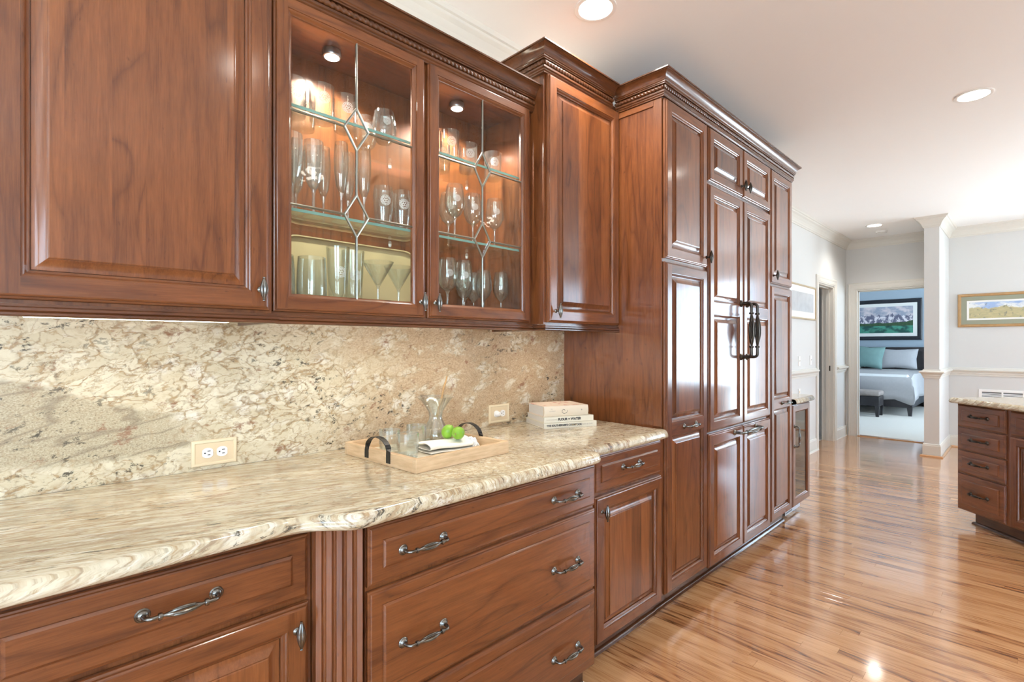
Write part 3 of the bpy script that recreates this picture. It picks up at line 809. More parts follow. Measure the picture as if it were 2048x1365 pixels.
# under-cabinet light bars
def ucl(x0, x1, y, label, e, dz=0.0):
    t = thing('under_cabinet_light', label, 'light', ((x0 + x1) / 2, y, 1.4115))
    mb = MB(); mb.cbox(x0, x1, y - .022, y + .022, 1.390 + dz, 1.4112, .003); obj('housing', mb, WHITEP, t)
    mb = MB(); mb.cbox(x0 + .012, x1 - .012, y - .017, y + .017, 1.385 + dz, 1.3898 + dz, .002); obj('lens', mb, LENSW, t)
    n = max(1, round((x1 - x0) / .20))
    for k in range(n):
        l = bpy.data.lights.new('bar_lamp', 'SPOT'); l.energy = e; l.color = (1, .89, .73); l.spot_size = radians(112); l.spot_blend = .8; l.shadow_soft_size = .02
        lo = bpy.data.objects.new('bar_lamp', l); COL.objects.link(lo); lo.location = (x0 + (k + .5) * (x1 - x0) / n, y, 1.381 + dz)
        lo.rotation_euler = (radians(12), 0, 0)
ucl(.00, .46, -.215, 'white light bar glowing under the large raised-panel wall cabinet', 1.4)
ucl(.66, 1.56, -.205, 'white light bar under the glass display cabinet', 1.4, .011)
ucl(1.74, 2.16, -.20, 'white light bar under the narrow wall cabinet', 1.4, .009)

# ------------------------------------------------------------------ tall pantry, refrigerator, second pantry
yT = -.638; ybx = yT + .022; XT = 2.250
t1 = thing('pantry_cabinet', 'tall cherry pantry with a plain side panel rising from the granite counter', 'cabinet', (2.5, 0, 0))
carcass(t1, XT, 2.7145, WB, ybx, .10, 2.525)
sp = MB(); sp.cbox(XT - .006, XT, ybx, ybx + .045, .92, 2.525, .001); obj('side_stile', sp, CV, t1)
sp = MB(); sp.cbox(XT - .006, XT, -.37, ybx + .046, 2.495, 2.525, .001); obj('side_rail', sp, CY, t1)
door(t1, XT + .004, 2.703, 1.742, 2.522, yT); d_ = t1.children[-1]
knob(d_, 2.684, 1.795, yT, BRONZE)
d_ = door(t1, XT + .004, 2.703, .104, 1.726, yT, [(.875, .936)]); pull(d_, 2.495, .906, yT, .13)
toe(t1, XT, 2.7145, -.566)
t2 = thing('refrigerator', 'built-in refrigerator behind cherry raised-panel doors with long twin bar handles', 'refrigerator', (3.2, 0, 0))
carcass(t2, 2.715, 3.670, WB, ybx, .10, 2.525)
fx = (2.728, 3.192, 3.200, 3.660)
for a, b, kx in ((fx[0], fx[1], fx[1] - .032), (fx[2], fx[3], fx[2] + .032)):
    d_ = door(t2, a, b, 2.226, 2.522, yT); knob(d_, kx, 2.285, yT, BRONZE)
for a, b, kx in ((fx[0], fx[1], fx[1] - .036), (fx[2], fx[3], fx[2] + .050)):
    d_ = door(t2, a, b, .838, 2.208, yT, [(1.490, 1.556)]); pull(d_, kx, 1.408, yT, .325, BRONZE, True, .062, .0085, 1.5)
mb = MB()
for a, b in ((fx[0], fx[1]), (fx[2], fx[3])): frame(mb, a, b, .088, .826, yT, [(.088 + .055, .826 - .060)], .051)
d_ = obj('freezer_drawer', mb, [CV, CH], t2, 30, recalc=False)
for a, b in ((fx[0], fx[1]), (fx[2], fx[3])): panel(d_, a, b, .143, .766, yT, .051)
pull(d_, 3.225, .798, yT, .33, NICKEL, False, .050, .0075, 1.3)
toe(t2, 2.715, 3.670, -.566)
t3 = thing('pantry_cabinet', 'tall cherry pantry between the panelled refrigerator and the wine cooler', 'cabinet', (3.9, 0, 0))
carcass(t3, 3.6705, 4.118, WB, ybx, .10, 2.525)
d_ = door(t3, 3.676, 4.104, 1.742, 2.522, yT); knob(d_, 3.712, 1.795, yT, BRONZE)
d_ = door(t3, 3.676, 4.104, .104, 1.726, yT, [(.875, .936)]); pull(d_, 3.945, .906, yT, .13)
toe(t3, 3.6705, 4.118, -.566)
cm = crown(None, [(XT, -.36), (XT, ybx - .003), (4.118, ybx - .003), (4.118, .0)], 2.5255)
tag(cm, 'cherry crown molding with rope twist running along the tops of the tall cabinets', 'molding')

# wine cooler
wc = thing('wine_cooler', 'undercounter wine cooler with a cherry-framed glass door and steel toe grille', 'wine cooler', (4.33, -.3, 0))
mb = MB(); mb.box(4.122, 4.14, -.61, 0, .09, .872); mb.box(4.52, 4.538, -.61, 0, .09, .872); mb.box(4.14, 4.52, -.61, 0, .09, .11); mb.box(4.14, 4.52, -.61, 0, .85, .872); mb.box(4.14, 4.52, -.05, 0, .11, .85)
obj('body', mb, BLACK, wc)
mb = MB(); frame(mb, 4.126, 4.536, .104, .872, yT, [(.104 + .052, .872 - .052)], .052, glass=True)
d_ = obj('door', mb, [CV, CH], wc, 30, recalc=False)
mb = MB(); mb.box(4.190, 4.472, yT + .011, yT + .016, .168, .808); obj('pane', mb, DARKGLASS, d_)
pull(d_, 4.155, .635, yT, .15, NICKEL, True, .034, .0045)
for k in range(5):
    z_ = .20 + k * .12; mb = MB(); mb.box(4.145, 4.515, -.585, -.10, z_, z_ + .012); obj('rack', mb, STEEL, wc)
    mb = MB(); mb.cbox(4.145, 4.515, -.600, -.586, z_ - .008, z_ + .022, .002); obj('rack_front', mb, PALEWOOD, wc)
mb = MB(); mb.box(4.150, 4.500, -.575, -.555, .025, .088); g_ = obj('toe_grille', mb, STEEL, wc)
for i in range(5):
    for j in range(3):
        m2 = MB(); m2.cbox(4.165 + i * .030, 4.165 + i * .030 + .020, -.5765, -.5751, .036 + j * .016, .046 + j * .016, .0004); obj('grille_slot', m2, BLACK, g_)
for i in range(3):
    for j in range(2):
        m2 = MB(); m2.cbox(4.375 + i * .034, 4.375 + i * .034 + .020, -.5765, -.5751, .052 + j * .016, .062 + j * .016, .0004); obj('grille_slot', m2, BLACK, g_)
for x_ in (4.155, 4.49):
    for y_ in (-.56, -.06):
        m2 = MB(); m2.lathe([(.016, 0), (.017, .006), (.009, .009), (.009, .028 if y_ > -.1 else .027)], 14, (x_, y_ + (.02 if y_ < -.1 else 0) + .012, 0)); obj('foot', m2, STEEL, wc, 40)
mb = MB(); mb.sweep(CTP, [(4.1195, -.645), (4.56, -.645), (4.60, -.63), (4.612, -.59), (4.612, .0)], closed_prof=False)
n0 = len(CTP); N = 5; mb.F = mb.F[:-2]; mb.M = mb.M[:-2]
top = [mb.v(*mb.V[i * n0 + n0 - 1]) for i in range(N)]; bot = [mb.v(*mb.V[i * n0]) for i in range(N)]
c1, c2 = mb.v(4.1195, 0, .915), mb.v(4.1195, 0, .8755); mb.f(top + [c1]); mb.f(bot + [c2])
o = obj('countertop', mb, GRC, None, 50); tag(o, 'short piece of granite countertop on the wine cooler', 'countertop')

# ------------------------------------------------------------------ island set at 45 degrees
isl = thing('island_cabinet', 'dark cherry island cabinet with a stack of four drawers by the stub wall', 'cabinet')
mb = MB(); mb.box(-.012, 1.25, .022, .72, .10, .8845); obj('body', mb, [CV], isl)
for z0, z1 in ((.716, .878), (.546, .708), (.376, .538), (.108, .366)):
    d_ = drawer(isl, 0, .372, z0, z1, 0); pull(d_, .186, (z0 + z1) / 2 + .004, 0, .128, BRONZE)
d_ = drawer(isl, .405, .860, .716, .878, 0); pull(d_, .632, .80, 0, .128, BRONZE)
d_ = door(isl, .405, .860, .108, .706, 0); knob(d_, .83, .64, 0, BRONZE)
d_ = drawer(isl, .880, 1.24, .716, .878, 0); d_ = door(isl, .880, 1.24, .108, .706, 0)
mb = MB(); mb.box(.06, 1.25, .09, .70, 0, .0995); obj('toe_kick', mb, CT, isl)
mb = MB(); mb.sweep([(0, 0), (.016, 0), (.015, .008), (.009, .015), (0, .018)], [(.06, .70), (.06, .09), (1.25, .09)]); obj('shoe_molding', mb, CT, isl, 40)
isl.location = (5.023, -1.482, 0); isl.rotation_euler = (0, 0, radians(225))
P2 = [(p, z + .0095) for p, z in CTP]
mb = MB(); path = [(-.03, .78), (-.03, .0), (-.022, -.012), (-.008, -.018), (1.28, -.018)]
mb.sweep(P2, path, closed_prof=False); mb.F = mb.F[:-2]; mb.M = mb.M[:-2]; N = len(path)
top = [mb.v(*mb.V[i * n0 + n0 - 1]) for i in range(N)]; bot = [mb.v(*mb.V[i * n0]) for i in range(N)]
a_, b_ = mb.v(1.28, .78, .9245), mb.v(1.28, .78, .885); mb.f(top + [a_]); mb.f(bot + [b_]); mb.f([top[-1], a_, b_, bot[-1]]); mb.f([top[0], bot[0], b_, a_])
o = obj('countertop', mb, GRC, None, 50); tag(o, 'granite countertop on the angled island', 'countertop')
o.location = (5.023, -1.482, 0); o.rotation_euler = (0, 0, radians(225))

# ------------------------------------------------------------------ glassware
def wall_prof(out, t=.0016):
    """outer (r,z) bottom to top -> closed thin shell profile"""
    inn = [(max(r - t, .0004), z) for r, z in reversed(out)]
    return out + inn
GP = {
 'tumbler': [(.0005, 0), (.036, 0), (.0385, .003), (.039, .010), (.0405, .122)],
 'stemless': [(.0005, 0), (.024, .0), (.034, .010), (.043, .032), (.0445, .055), (.041, .090), (.035, .118)],
 'cut_flute': [(.0005, 0), (.034, 0), (.033, .003), (.010, .007), (.0055, .012), (.0048, .070), (.0075, .092), (.013, .100), (.022, .118), (.029, .165), (.031, .215), (.0305, .255)],
 'flute': [(.0005, 0), (.033, 0), (.032, .002), (.008, .006), (.0042, .012), (.0040, .080), (.0085, .100), (.018, .125), (.0245, .175), (.0255, .215), (.0225, .275)],
 'pilsner': [(.0005, 0), (.026, 0), (.028, .004), (.025, .012), (.030, .030), (.036, .080), (.0385, .125), (.034, .160)],
 'stemless_tall': [(.0005, 0), (.026, 0), (.040, .008), (.047, .028), (.0485, .075), (.047, .130), (.044, .175)],
 'pint': [(.0005, 0), (.029, 0), (.031, .004), (.034, .10), (.0405, .225)],
 'martini': [(.0005, 0), (.038, 0), (.037, .002), (.008, .006), (.0042, .012), (.0042, .085), (.007, .094), (.055, .178), (.056, .181)],
 'wine': [(.0005, 0), (.036, 0), (.035, .002), (.009, .006), (.0045, .012), (.0042, .090), (.009, .102), (.027, .117), (.040, .145), (.0425, .170), (.039, .205), (.033, .238)],
 'small_wine': [(.0005, 0), (.034, 0), (.033, .002), (.009, .006), (.0042, .012), (.0040, .075), (.010, .086), (.026, .100), (.0355, .125), (.037, .150), (.034, .185), (.0285, .215)],
}
def emblem(parent, x, y, z, R, ang, rr=.017):
    """etched round seal wrapped on the glass: two rings, a band of letter-like ticks and linked loops"""
    mb = MB()
    def pt(u, w): a = ang + u / R; return (x + (R + .0005) * cos(a), y + (R + .0005) * sin(a), z + w)
    def band(r0, r1, a0, a1, n, cx=0, cz=0):
        ring = []
        for k in range(n + 1):
            a = a0 + (a1 - a0) * k / n; ring.append((mb.v(*pt(cx + r0 * cos(a), cz + r0 * sin(a))), mb.v(*pt(cx + r1 * cos(a), cz + r1 * sin(a)))))
        for p, q in zip(ring, ring[1:]): mb.f([p[0], p[1], q[1], q[0]])
    band(rr * .94, rr, 0, 2 * pi, 32); band(rr * .60, rr * .66, 0, 2 * pi, 28)
    for k in range(18):
        a = 2 * pi * k / 18; band(rr * .70, rr * .88, a, a + .16, 1)
    for k in range(3):
        a = pi / 2 + 2 * pi * k / 3; band(rr * .18, rr * .27, 0, 2 * pi, 16, rr * .25 * cos(a), rr * .25 * sin(a))
    return obj('etched_seal', mb, ETCH, parent, recalc=False)
LG = {'tumbler': ('tumbler', 'straight clear tumbler'), 'stemless': ('stemless_glass', 'rounded stemless glass'), 'cut_flute': ('cut_crystal_flute', 'cut crystal champagne flute'), 'flute': ('champagne_flute', 'slim smooth champagne flute'), 'pilsner': ('beer_glass', 'footed tulip beer glass'), 'stemless_tall': ('stemless_glass', 'wide round-bottomed stemless glass'), 'pint': ('pint_glass', 'tall tapered pint glass'), 'martini': ('martini_glass', 'cone-shaped martini glass'), 'wine': ('wine_glass', 'large balloon wine glass'), 'small_wine': ('wine_glass', 'small wine glass')}
def drink(kind, x, y, z, label, group, seal=False, s=1.0):
    nm = LG[kind][0]; out = [(r * s, h * s) for r, h in GP[kind]]
    t = thing(nm, label, 'glass', (x, y, z + .0006), 0, group)
    stem = next((i for i, (r, h) in enumerate(out) if i > 2 and r < .006), None)
    mb = MB()
    if stem is None:
        base_t = .010 * s if kind in ('tumbler', 'pint', 'pilsner') else .004
        inn = [(max(r - .0017, .0004), max(h, base_t)) for r, h in reversed(out) if h > base_t * .6] + [(.0005, base_t)]
        mb.lathe(out + inn, 28, (x, y, z + .0006), cap=False)
    else:
        k0 = max(i for i, (r, h) in enumerate(out) if r < .0095 * s and i >= stem)
        bowl = out[k0:]; inn = [(max(r - .0016, .0004), h + (.004 if j == len(bowl) - 1 else 0)) for j, (r, h) in enumerate(reversed(bowl))] + [(.0005, bowl[0][1] + .006)]
        fl_ = 14 if kind == 'cut_flute' else 0
        mb.lathe(bowl + inn, 28, (x, y, z + .0006), flute=fl_, famp=.035 if fl_ else 0, cap=False)
    obj('bowl', mb, CUT if kind == 'cut_flute' else DRINK, t, 40)
    if stem is not None:
        mb = MB(); mb.lathe(out[:k0 + 1], 20, (x, y, z + .0006), cap=False); obj('stem', mb, CUT, t, 40)
    if seal:
        Rm = max(r for r, h in out); hz = {'tumbler': .072, 'stemless': .070, 'pilsner': .105, 'pint': .135, 'wine': .175, 'small_wine': .15}[kind] * s
        rs = [(abs(h - hz), r) for r, h in out]
        # radius at that height
        Rz = Rm
        for (r0, h0), (r1, h1) in zip(out, out[1:]):
            if h0 <= hz <= h1 and h1 > h0: Rz = r0 + (r1 - r0) * (hz - h0) / (h1 - h0)
        emblem(t, x, y, z + hz, Rz, math.atan2(-1.87 - y, 0 - x) + .25, .019 if kind in ('tumbler', 'pint', 'pilsner') else .014)
    return t
S1, S2, S0 = SH[0], SH[1], 1.437
top_g = 'glasses on the upper glass shelf'; mid_g = 'glasses on the lower glass shelf'; bot_g = 'glasses on the cabinet floor'
TB = 'straight tumbler with etched seal on the upper glass shelf, '
for (x, y), w in zip(((.655, -.17), (.742, -.19), (.722, -.085), (.833, -.175)), ('touching the cabinet side', 'in front under the lamp', 'behind the other etched tumblers', 'next to the stemless glasses')): drink('tumbler', x, y, S1, TB + w, top_g, True)
for (x, y), w in zip(((.986, -.18), (.960, -.085)), ('at the shelf front', 'behind its twin at the shelf back')): drink('stemless', x, y, S1, 'rounded stemless glass with etched seal ' + w, top_g, True)
for (x, y), w in zip(((.640, -.20), (.716, -.185), (.690, -.10)), ('touching the cabinet side', 'with its whole bowl showing, beside the smooth flutes', 'behind the two front cut flutes')): drink('cut_flute', x, y, S2, 'faceted cut crystal flute ' + w, mid_g)
for (x, y), w in zip(((.786, -.105), (.812, -.19), (.874, -.115), (.893, -.20)), ('at the shelf back beside the cut crystal flutes', 'at the shelf front beside the cut crystal flutes', 'at the shelf back beside the tulip beer glasses', 'at the shelf front beside the tulip beer glasses')): drink('flute', x, y, S2, 'slim smooth champagne flute ' + w, mid_g)
for (x, y), w in zip(((.982, -.18), (1.062, -.18)), ('beside the champagne flutes', 'next to the center stile')): drink('pilsner', x, y, S2, 'tulip beer glass with etched seal ' + w, mid_g, True)
for (x, y), w in zip(((.710, -.185), (.6115, -.165)), ('beside the pint glasses', 'touching the cabinet side')): drink('stemless_tall', x, y, S0, 'wide round-bottomed stemless glass ' + w, bot_g)
for (x, y), w in zip(((.812, -.165), (.888, -.128)), ('at the front, beside the wide stemless glass', 'behind its twin in front of the gold tray')): drink('pint', x, y, S0, 'tall tapered pint glass with etched seal ' + w, bot_g, True)
for (x, y), w in zip(((.936, -.222), (1.050, -.175)), ('beside the pint glasses', 'next to the center stile')): drink('martini', x, y, S0, 'cone-shaped martini glass ' + w, bot_g)
for (x, y), w in zip(((1.275, -.20), (1.415, -.15), (1.32, -.08), (1.560, -.15)), ('at the shelf front by the center stile', 'under the lamp', 'at the shelf back by the center stile', 'closest to the narrow cabinet')): drink('tumbler', x, y, S1, 'etched tumbler above the balloon wine glasses, ' + w, top_g, True)
for (x, y), w in zip(((1.310, -.19), (1.450, -.14), (1.572, -.15), (1.365, -.075)), ('at the front by the center stile', 'in the middle', 'closest to the narrow cabinet', 'at the back')): drink('wine', x, y, S2, 'balloon wine glass with etched seal on the shelf, ' + w, mid_g, True)
for (x, y), w in zip(((1.272, -.19), (1.362, -.18)), ('touching the center stile', 'beside the small plain wine glasses')): drink('wine', x, y, S0, 'balloon wine glass with etched seal on the cabinet floor ' + w, bot_g, True)
for (x, y), w in zip(((1.435, -.10), (1.505, -.15), (1.602, -.16), (1.520, -.062)), ('beside the balloon glasses', 'behind the vertical lead came', 'standing apart near the cabinet side', 'at the cabinet back')): drink('small_wine', x, y, S0, 'small plain wine glass ' + w, bot_g)
# gilded tray propped against the cabinet back
gold = plain('brushed_gold_tray', (.50, .37, .20), .42, .2, var=.2, scale=5.0)
mb = MB(); r_ = .07; pts = []
for cx, cz, a0 in ((1.245 - r_, S0 + .28 - r_, 0), (.66 + r_, S0 + .28 - r_, 90), (.66 + r_, S0 + r_, 180), (1.245 - r_, S0 + r_, 270)):
    for k in range(7): a = radians(a0 + k * 15); pts.append((cx + r_ * cos(a), cz + r_ * sin(a)))
def inset(pts, s_): cx, cz = .9525, S0 + .14; return [(cx + (a - cx) * s_, cz + (b - cz) * (s_ - (1 - s_))) for a, b in pts]
def lean(a, b, h): return (a, -.010 - .075 * (1 - (b - S0) / .28) + h, b + .001)
mb.loft([[lean(a, b, h) for a, b in (pts if s_ == 1 else inset(pts, s_))] for s_, h in ((1, .004), (1, -.008), (.985, -.008), (.97, .0005))])
o = obj('serving_tray', mb, gold, None, 40); tag(o, 'rounded gold serving tray leaning behind the pint glasses', 'tray')

# ------------------------------------------------------------------ outlets on the backsplash
def outlet(x0, x1, z0, z1, plug, label):
    t = thing('power_outlet', label, 'outlet', ((x0 + x1) / 2, 0, z0))
    xc, zc = (x0 + x1) / 2, (z0 + z1) / 2
    mb = MB(); R = [rect_ring(x0, x1, z0, z1, i, -d) for i, d in ((0, 0), (0, .004), (.002, .0065), (.006, .0075), (.0085, .0075), (.0105, .0048))]
    mb.loft(R, True, True); obj('cover_plate', mb, [IVORY], t, 30)
    mb = MB(); mb.box(x0 + .0115, x1 - .0115, -.0056, -.0049, z0 + .0115, z1 - .0115); obj('plate_center', mb, IVORY2, t)
    for i, dx in enumerate((-.021, .021)):
        mb = MB(); ring = []
        for k in range(24): a = 2 * pi * k / 24; ring.append((max(-.0155, min(.0155, .0185 * cos(a))), .0165 * sin(a)))
        mb.loft([[(xc + dx + u, -h, zc + w) for u, w in ring] for h in (.0058, .0088)]); rc = obj('receptacle', mb, WHITEP, t)
        if plug and i == 0:
            m2 = MB(); m2.lathe([(.014, -.0092), (.0145, -.012), (.013, -.024), (.008, -.029), (0, -.0295)], 18, (xc + dx, 0, zc), axis='y'); obj('plug_cap', m2, WHITEP, t, 40)
        else:
            for (u, w, a, b) in ((.0035, .006, .0045, .0012), (.0035, -.006, .0038, .0012), (-.008, 0, .0022, .0022)):
                m2 = MB(); m2.box(xc + dx + u - a, xc + dx + u + a, -.0093, -.0089, zc + w - b, zc + w + b); obj('slot', m2, BLACK, rc)
    m2 = MB(); m2.lathe([(.0026, -.0057), (.0026, -.0068), (.0015, -.0074)], 12, (xc, 0, zc), axis='y'); obj('screw', m2, IVORY, t)
outlet(.400, .532, .928, 1.011, False, 'ivory double outlet with both sockets empty on the backsplash')
outlet(1.668, 1.805, .930, 1.020, True, 'ivory double outlet with a white plug cap near the books')

# ------------------------------------------------------------------ tray with glasses, carafe, limes and napkin
CTZ = .9152
tr = thing('wooden_tray', 'square pale wood tray with black iron strap handles on the counter', 'tray')
Sx, Sy, hT, tk = .425, .432, .045, .017
mb = MB()
for b in ((0, Sx, 0, tk), (0, Sx, Sy - tk, Sy), (0, tk, tk, Sy - tk), (Sx - tk, Sx, tk, Sy - tk)): mb.cbox(b[0], b[1], b[2], b[3], 0, hT, .0012)
obj('rim', mb, PALEWOOD, tr)
mb = MB(); mb.box(tk, Sx - tk, tk, Sy - tk, .002, .010); obj('bottom', mb, plain('tray_whitewash', (.72, .66, .52), .3, var=.1, scale=40.0), tr)
IRON = plain('black_iron_strap', (.05, .048, .045), .45, .8, var=.3, scale=60.0)
for xs, sg in ((0, -1), (Sx, 1)):
    mb = MB(); pts = []
    yc = Sy / 2; hw = .066
    prof = [(-hw, .010), (-hw, .038)]
    for k in range(13): a = pi - pi * k / 12; prof.append((hw * .98 * cos(a), .048 + .042 * sin(a)))
    prof += [(hw, .038), (hw, .010)]
    w = .0110
    rings = []
    for i, (u, z) in enumerate(prof):
        a_ = prof[max(i - 1, 0)]; c_ = prof[min(i + 1, len(prof) - 1)]; d_ = Vector((c_[0] - a_[0], c_[1] - a_[1])).normalized(); nn = Vector((-d_.y, d_.x)) * .0011
        up_ = max(0, min(1, (z - .040) / .02))
        x0_ = xs + sg * .0022 - up_ * sg * .004; wx = w * up_
        # flat strap: across the loop it is w wide along x, on the legs it lies flat on the rim
        if up_ > .5: ring = [(x0_ - w * .9, yc + u + nn.x, z + nn.y), (x0_ + w * .9, yc + u + nn.x, z + nn.y), (x0_ + w * .9, yc + u - nn.x, z - nn.y), (x0_ - w * .9, yc + u - nn.x, z - nn.y)]
        else: ring = [(x0_ - .001, yc + u + w, z), (x0_ + .0012, yc + u + w, z), (x0_ + .0012, yc + u - w, z), (x0_ - .001, yc + u - w, z)]
        rings.append(ring)
    mb.loft(rings); obj('handle', mb, IRON, tr)
TA = radians(-3.4)
tr.location = (.895, -.527, CTZ); tr.rotation_euler = (0, 0, radians(3.0))
ZT = CTZ + .0105
def rocks(x, y, w):
    t = thing('tumbler', 'clear water tumbler on the wooden tray, ' + w, 'glass', (x, y, ZT), 0, 'tumblers on the wooden tray')
    mb = MB(); out = [(.0005, 0), (.033, 0), (.0355, .003), (.036, .012), (.0365, .034), (.0380, .036), (.0385, .085)]; inn = [(.0365, .085), (.0355, .036), (.033, .014), (.0005, .011)]
    mb.lathe(out + inn, 30, (x, y, ZT), cap=False); obj('bowl', mb, TRAYGLASS, t, 35)
rocks(.975, -.236, 'farthest from the limes'); rocks(.984, -.342, 'beside the folded napkin end'); rocks(1.108, -.210, 'next to the carafe')
cx, cy_ = 1.226, -.172
ca = thing('carafe', 'hourglass-shaped clear glass carafe with a flared mouth on the tray', 'carafe', (cx, cy_, ZT))
out = [(.0005, 0), (.048, 0), (.053, .004), (.056, .014), (.052, .040), (.040, .068), (.0285, .090), (.0265, .104), (.0305, .122), (.046, .148), (.065, .172), (.076, .182)]
mb = MB(); mb.lathe(out + [(r - .002, z + .001) for r, z in reversed(out[1:])] + [(.0005, .004)], 36, (cx, cy_, ZT), cap=False); obj('glass_body', mb, TRAYGLASS, ca, 40)
mb = MB(); p0, p1 = Vector((1.200, -.176, ZT + .012)), Vector((1.300, -.150, ZT + .262)); n = 24; pts = [tuple(p0.lerp(p1, k / n) + Vector((sin(k * .9) * .0012, 0, 0))) for k in range(n + 1)]
mb.tube(pts, [.0052 - .0018 * k / n + (.0010 if k % 6 == 3 else 0) for k in range(n + 1)], 8, up=(0, 1, 0))
o = obj('stir_stick', mb, plain('bamboo_stick', (.40, .24, .10), .6, var=.35, scale=70.0), None, 50); tag(o, 'slender knotted wooden stirring stick leaning in the carafe', 'stick')
# napkin: one strip of cloth folded over itself
LINEN = plain('white_linen', (.86, .83, .76), .9, var=.08, scale=120.0)
nap = thing('cloth_napkin', 'folded off-white cloth napkin with a fringed end under the limes', 'napkin', (1.15, -.34, ZT))
prof = []
for k in range(9): prof.append((.005 + .105 * k / 8, .004 + .001 * sin(k)))
for k in range(1, 6): a = -pi / 2 + pi * k / 6; prof.append((.110 + .006 * cos(a), .0095 + .0055 * sin(a)))
for k in range(9): prof.append((.110 - .095 * k / 8, .015 + .0015 * sin(k * .8)))
for k in range(1, 6): a = -pi / 2 - pi * k / 6; prof.append((.015 + .007 * cos(a), .022 + .007 * sin(a)))
for k in range(10): prof.append((.015 + .110 * k / 9, .029 + .006 * sin(k * .45)))
NL = 13; rings = []
for j in range(NL):
    v = j / (NL - 1); wob = .006 * sin(v * 7); ring_o, ring_i = [], []
    for i, (u, w) in enumerate(prof):
        a_ = prof[max(i - 1, 0)]; c_ = prof[min(i + 1, len(prof) - 1)]; dd = Vector((c_[0] - a_[0], c_[1] - a_[1])); dd = dd.normalized() if dd.length > 1e-6 else Vector((1, 0)); nn = Vector((-dd.y, dd.x)) * .0013
        sag = .003 * sin(u * 60 + v * 4) * (w / .03)
        ring_o.append((v * .200, u + wob + nn.x, max(.0004, w * (1 - .12 * v) + sag + nn.y))); ring_i.append((v * .200, u + wob - nn.x, max(.0002, w * (1 - .12 * v) + sag - nn.y)))
    rings.append(ring_o + ring_i[::-1])
ang = radians(-3)
def place(p, ox, oy): return (ox + p[0] * cos(ang) - p[1] * sin(ang), oy + p[0] * sin(ang) + p[1] * cos(ang), ZT + p[2])
mb = MB(); mb.loft([[place(p, 1.058, -.382) for p in r] for r in rings]); obj('cloth', mb, LINEN, nap, 60)
mb = MB(); rf = random.Random(5)
FR = plain('white_fringe', (.86, .86, .86), .9, var=.06, scale=60.0)
for k in range(110):
    v = rf.uniform(0, .115); z0 = rf.uniform(.004, .036); p0 = Vector(place((.194, v + .004, z0), 1.058, -.382)); pts = []
    dx, dy = rf.uniform(.008, .024), rf.uniform(-.012, .014)
    for q in range(5): s_ = q / 4; pts.append((p0.x + dx * s_, p0.y + dy * s_ + .003 * sin(s_ * 6 + k), max(ZT + .002, p0.z + (.012 + rf.random() * .006) * s_ * (1 - s_) * 3 - s_ * (z0 - .004) * .8)))
    mb.tube(pts, [.0026, .0030, .0030, .0024, .0010], 5)
fo = obj('fringe', mb, FR, nap, 60); fo['kind'] = 'stuff'
tl = NT('lime_skin'); tl.base(tl.mix(tl.noise(tl.obj(), 25.0, 4)[0], (.12, .30, .015), (.30, .52, .05))); tl.bump(tl.voro(tl.obj(), 350.0)[0], .25, .0006); tl.p(Roughness=.32); LIME = tl.m
def lime_world(x, y, z, rx, rz, label):
    t = thing('lime', label, 'lime'); mb = MB(); prof = [(.0004, -.0305), (.0030, -.0300), (.0050, -.0282)]
    for k in range(1, 14): a = -pi / 2 + pi * k / 14; prof.append((.0245 * cos(a) ** .92, .0275 * sin(a)))
    prof += [(.0046, .0285), (.0028, .0300), (.0004, .0302)]
    mb.lathe(prof, 26, cap=False); obj('fruit', mb, LIME, t, 60)
    mb = MB(); mb.lathe([(.0026, .0296), (.0030, .0306), (.0018, .0312)], 10); obj('stem_scar', mb, SCAR, t, 60)
    t.location = (x, y, z); t.rotation_euler = (rx, 0, rz)
SCAR = plain('stem_scar_brown', (.25, .20, .07), .8)
lime_world(1.190, -.302, ZT + .0600, radians(35), radians(30), 'darker green lime at the back of the napkin')
lime_world(1.198, -.355, ZT + .0600, radians(88), radians(-58), 'bright yellow-green lime lying on its side on the napkin')

# ------------------------------------------------------------------ stack of three cookbooks
def book(w, d, h, z, cover, label, text=(), ox=0, oy=0, ang=-23.5, round_spine=False):
    t = thing('book', label, 'book'); c = .0025
    mb = MB(); mb.cbox(0, w, 0, d, 0, c, .0006); mb.cbox(0, w, 0, d, h - c, h, .0006)
    bulge = .006 if round_spine else .0
    n = 8; ring0, ring1 = [], []
    for k in range(n + 1):
        s_ = -1 + 2 * k / n; yy = -bulge * (1 - s_ * s_) - .0005; ring0.append((yy, h / 2 + s_ * h / 2))
    pts = [(y_, z_) for y_, z_ in ring0] + [(c, h), (c, 0)]
    mb.loft([[(x_, y_, z_) for y_, z_ in pts] for x_ in (0, w)]); obj('cover', mb, cover, t, 30)
    mb = MB(); mb.box(.004, w - .004, .004, d - .004, c, h - c); pg = obj('pages', mb, PAGE, t)
    for (s, size, x_, zc, col, bold) in text:
        cu = bpy.data.curves.new('lettering', 'FONT'); cu.body = s; cu.size = size; cu.align_x = 'LEFT'; cu.align_y = 'CENTER'; cu.extrude = .0001
        if bold: cu.offset = .0006 * size / .012
        tmp = bpy.data.objects.new('tmp_text', cu); COL.objects.link(tmp)
        bpy.context.view_layer.update()
        me = bpy.data.meshes.new_from_object(tmp.evaluated_get(bpy.context.evaluated_depsgraph_get()))
        bpy.data.objects.remove(tmp)
        yb = -bulge * (1 - (2 * (zc / h) - 1) ** 2) - .0012
        for v in me.vertices: v.co = Vector((x_ + v.co.x, yb - v.co.z, zc + v.co.y))
        me.materials.clear(); me.materials.append(col)
        o = bpy.data.objects.new('lettering', me); COL.objects.link(o); o.parent = t
    t.location = (ox, oy, z); t.rotation_euler = (0, 0, radians(ang))
    return t
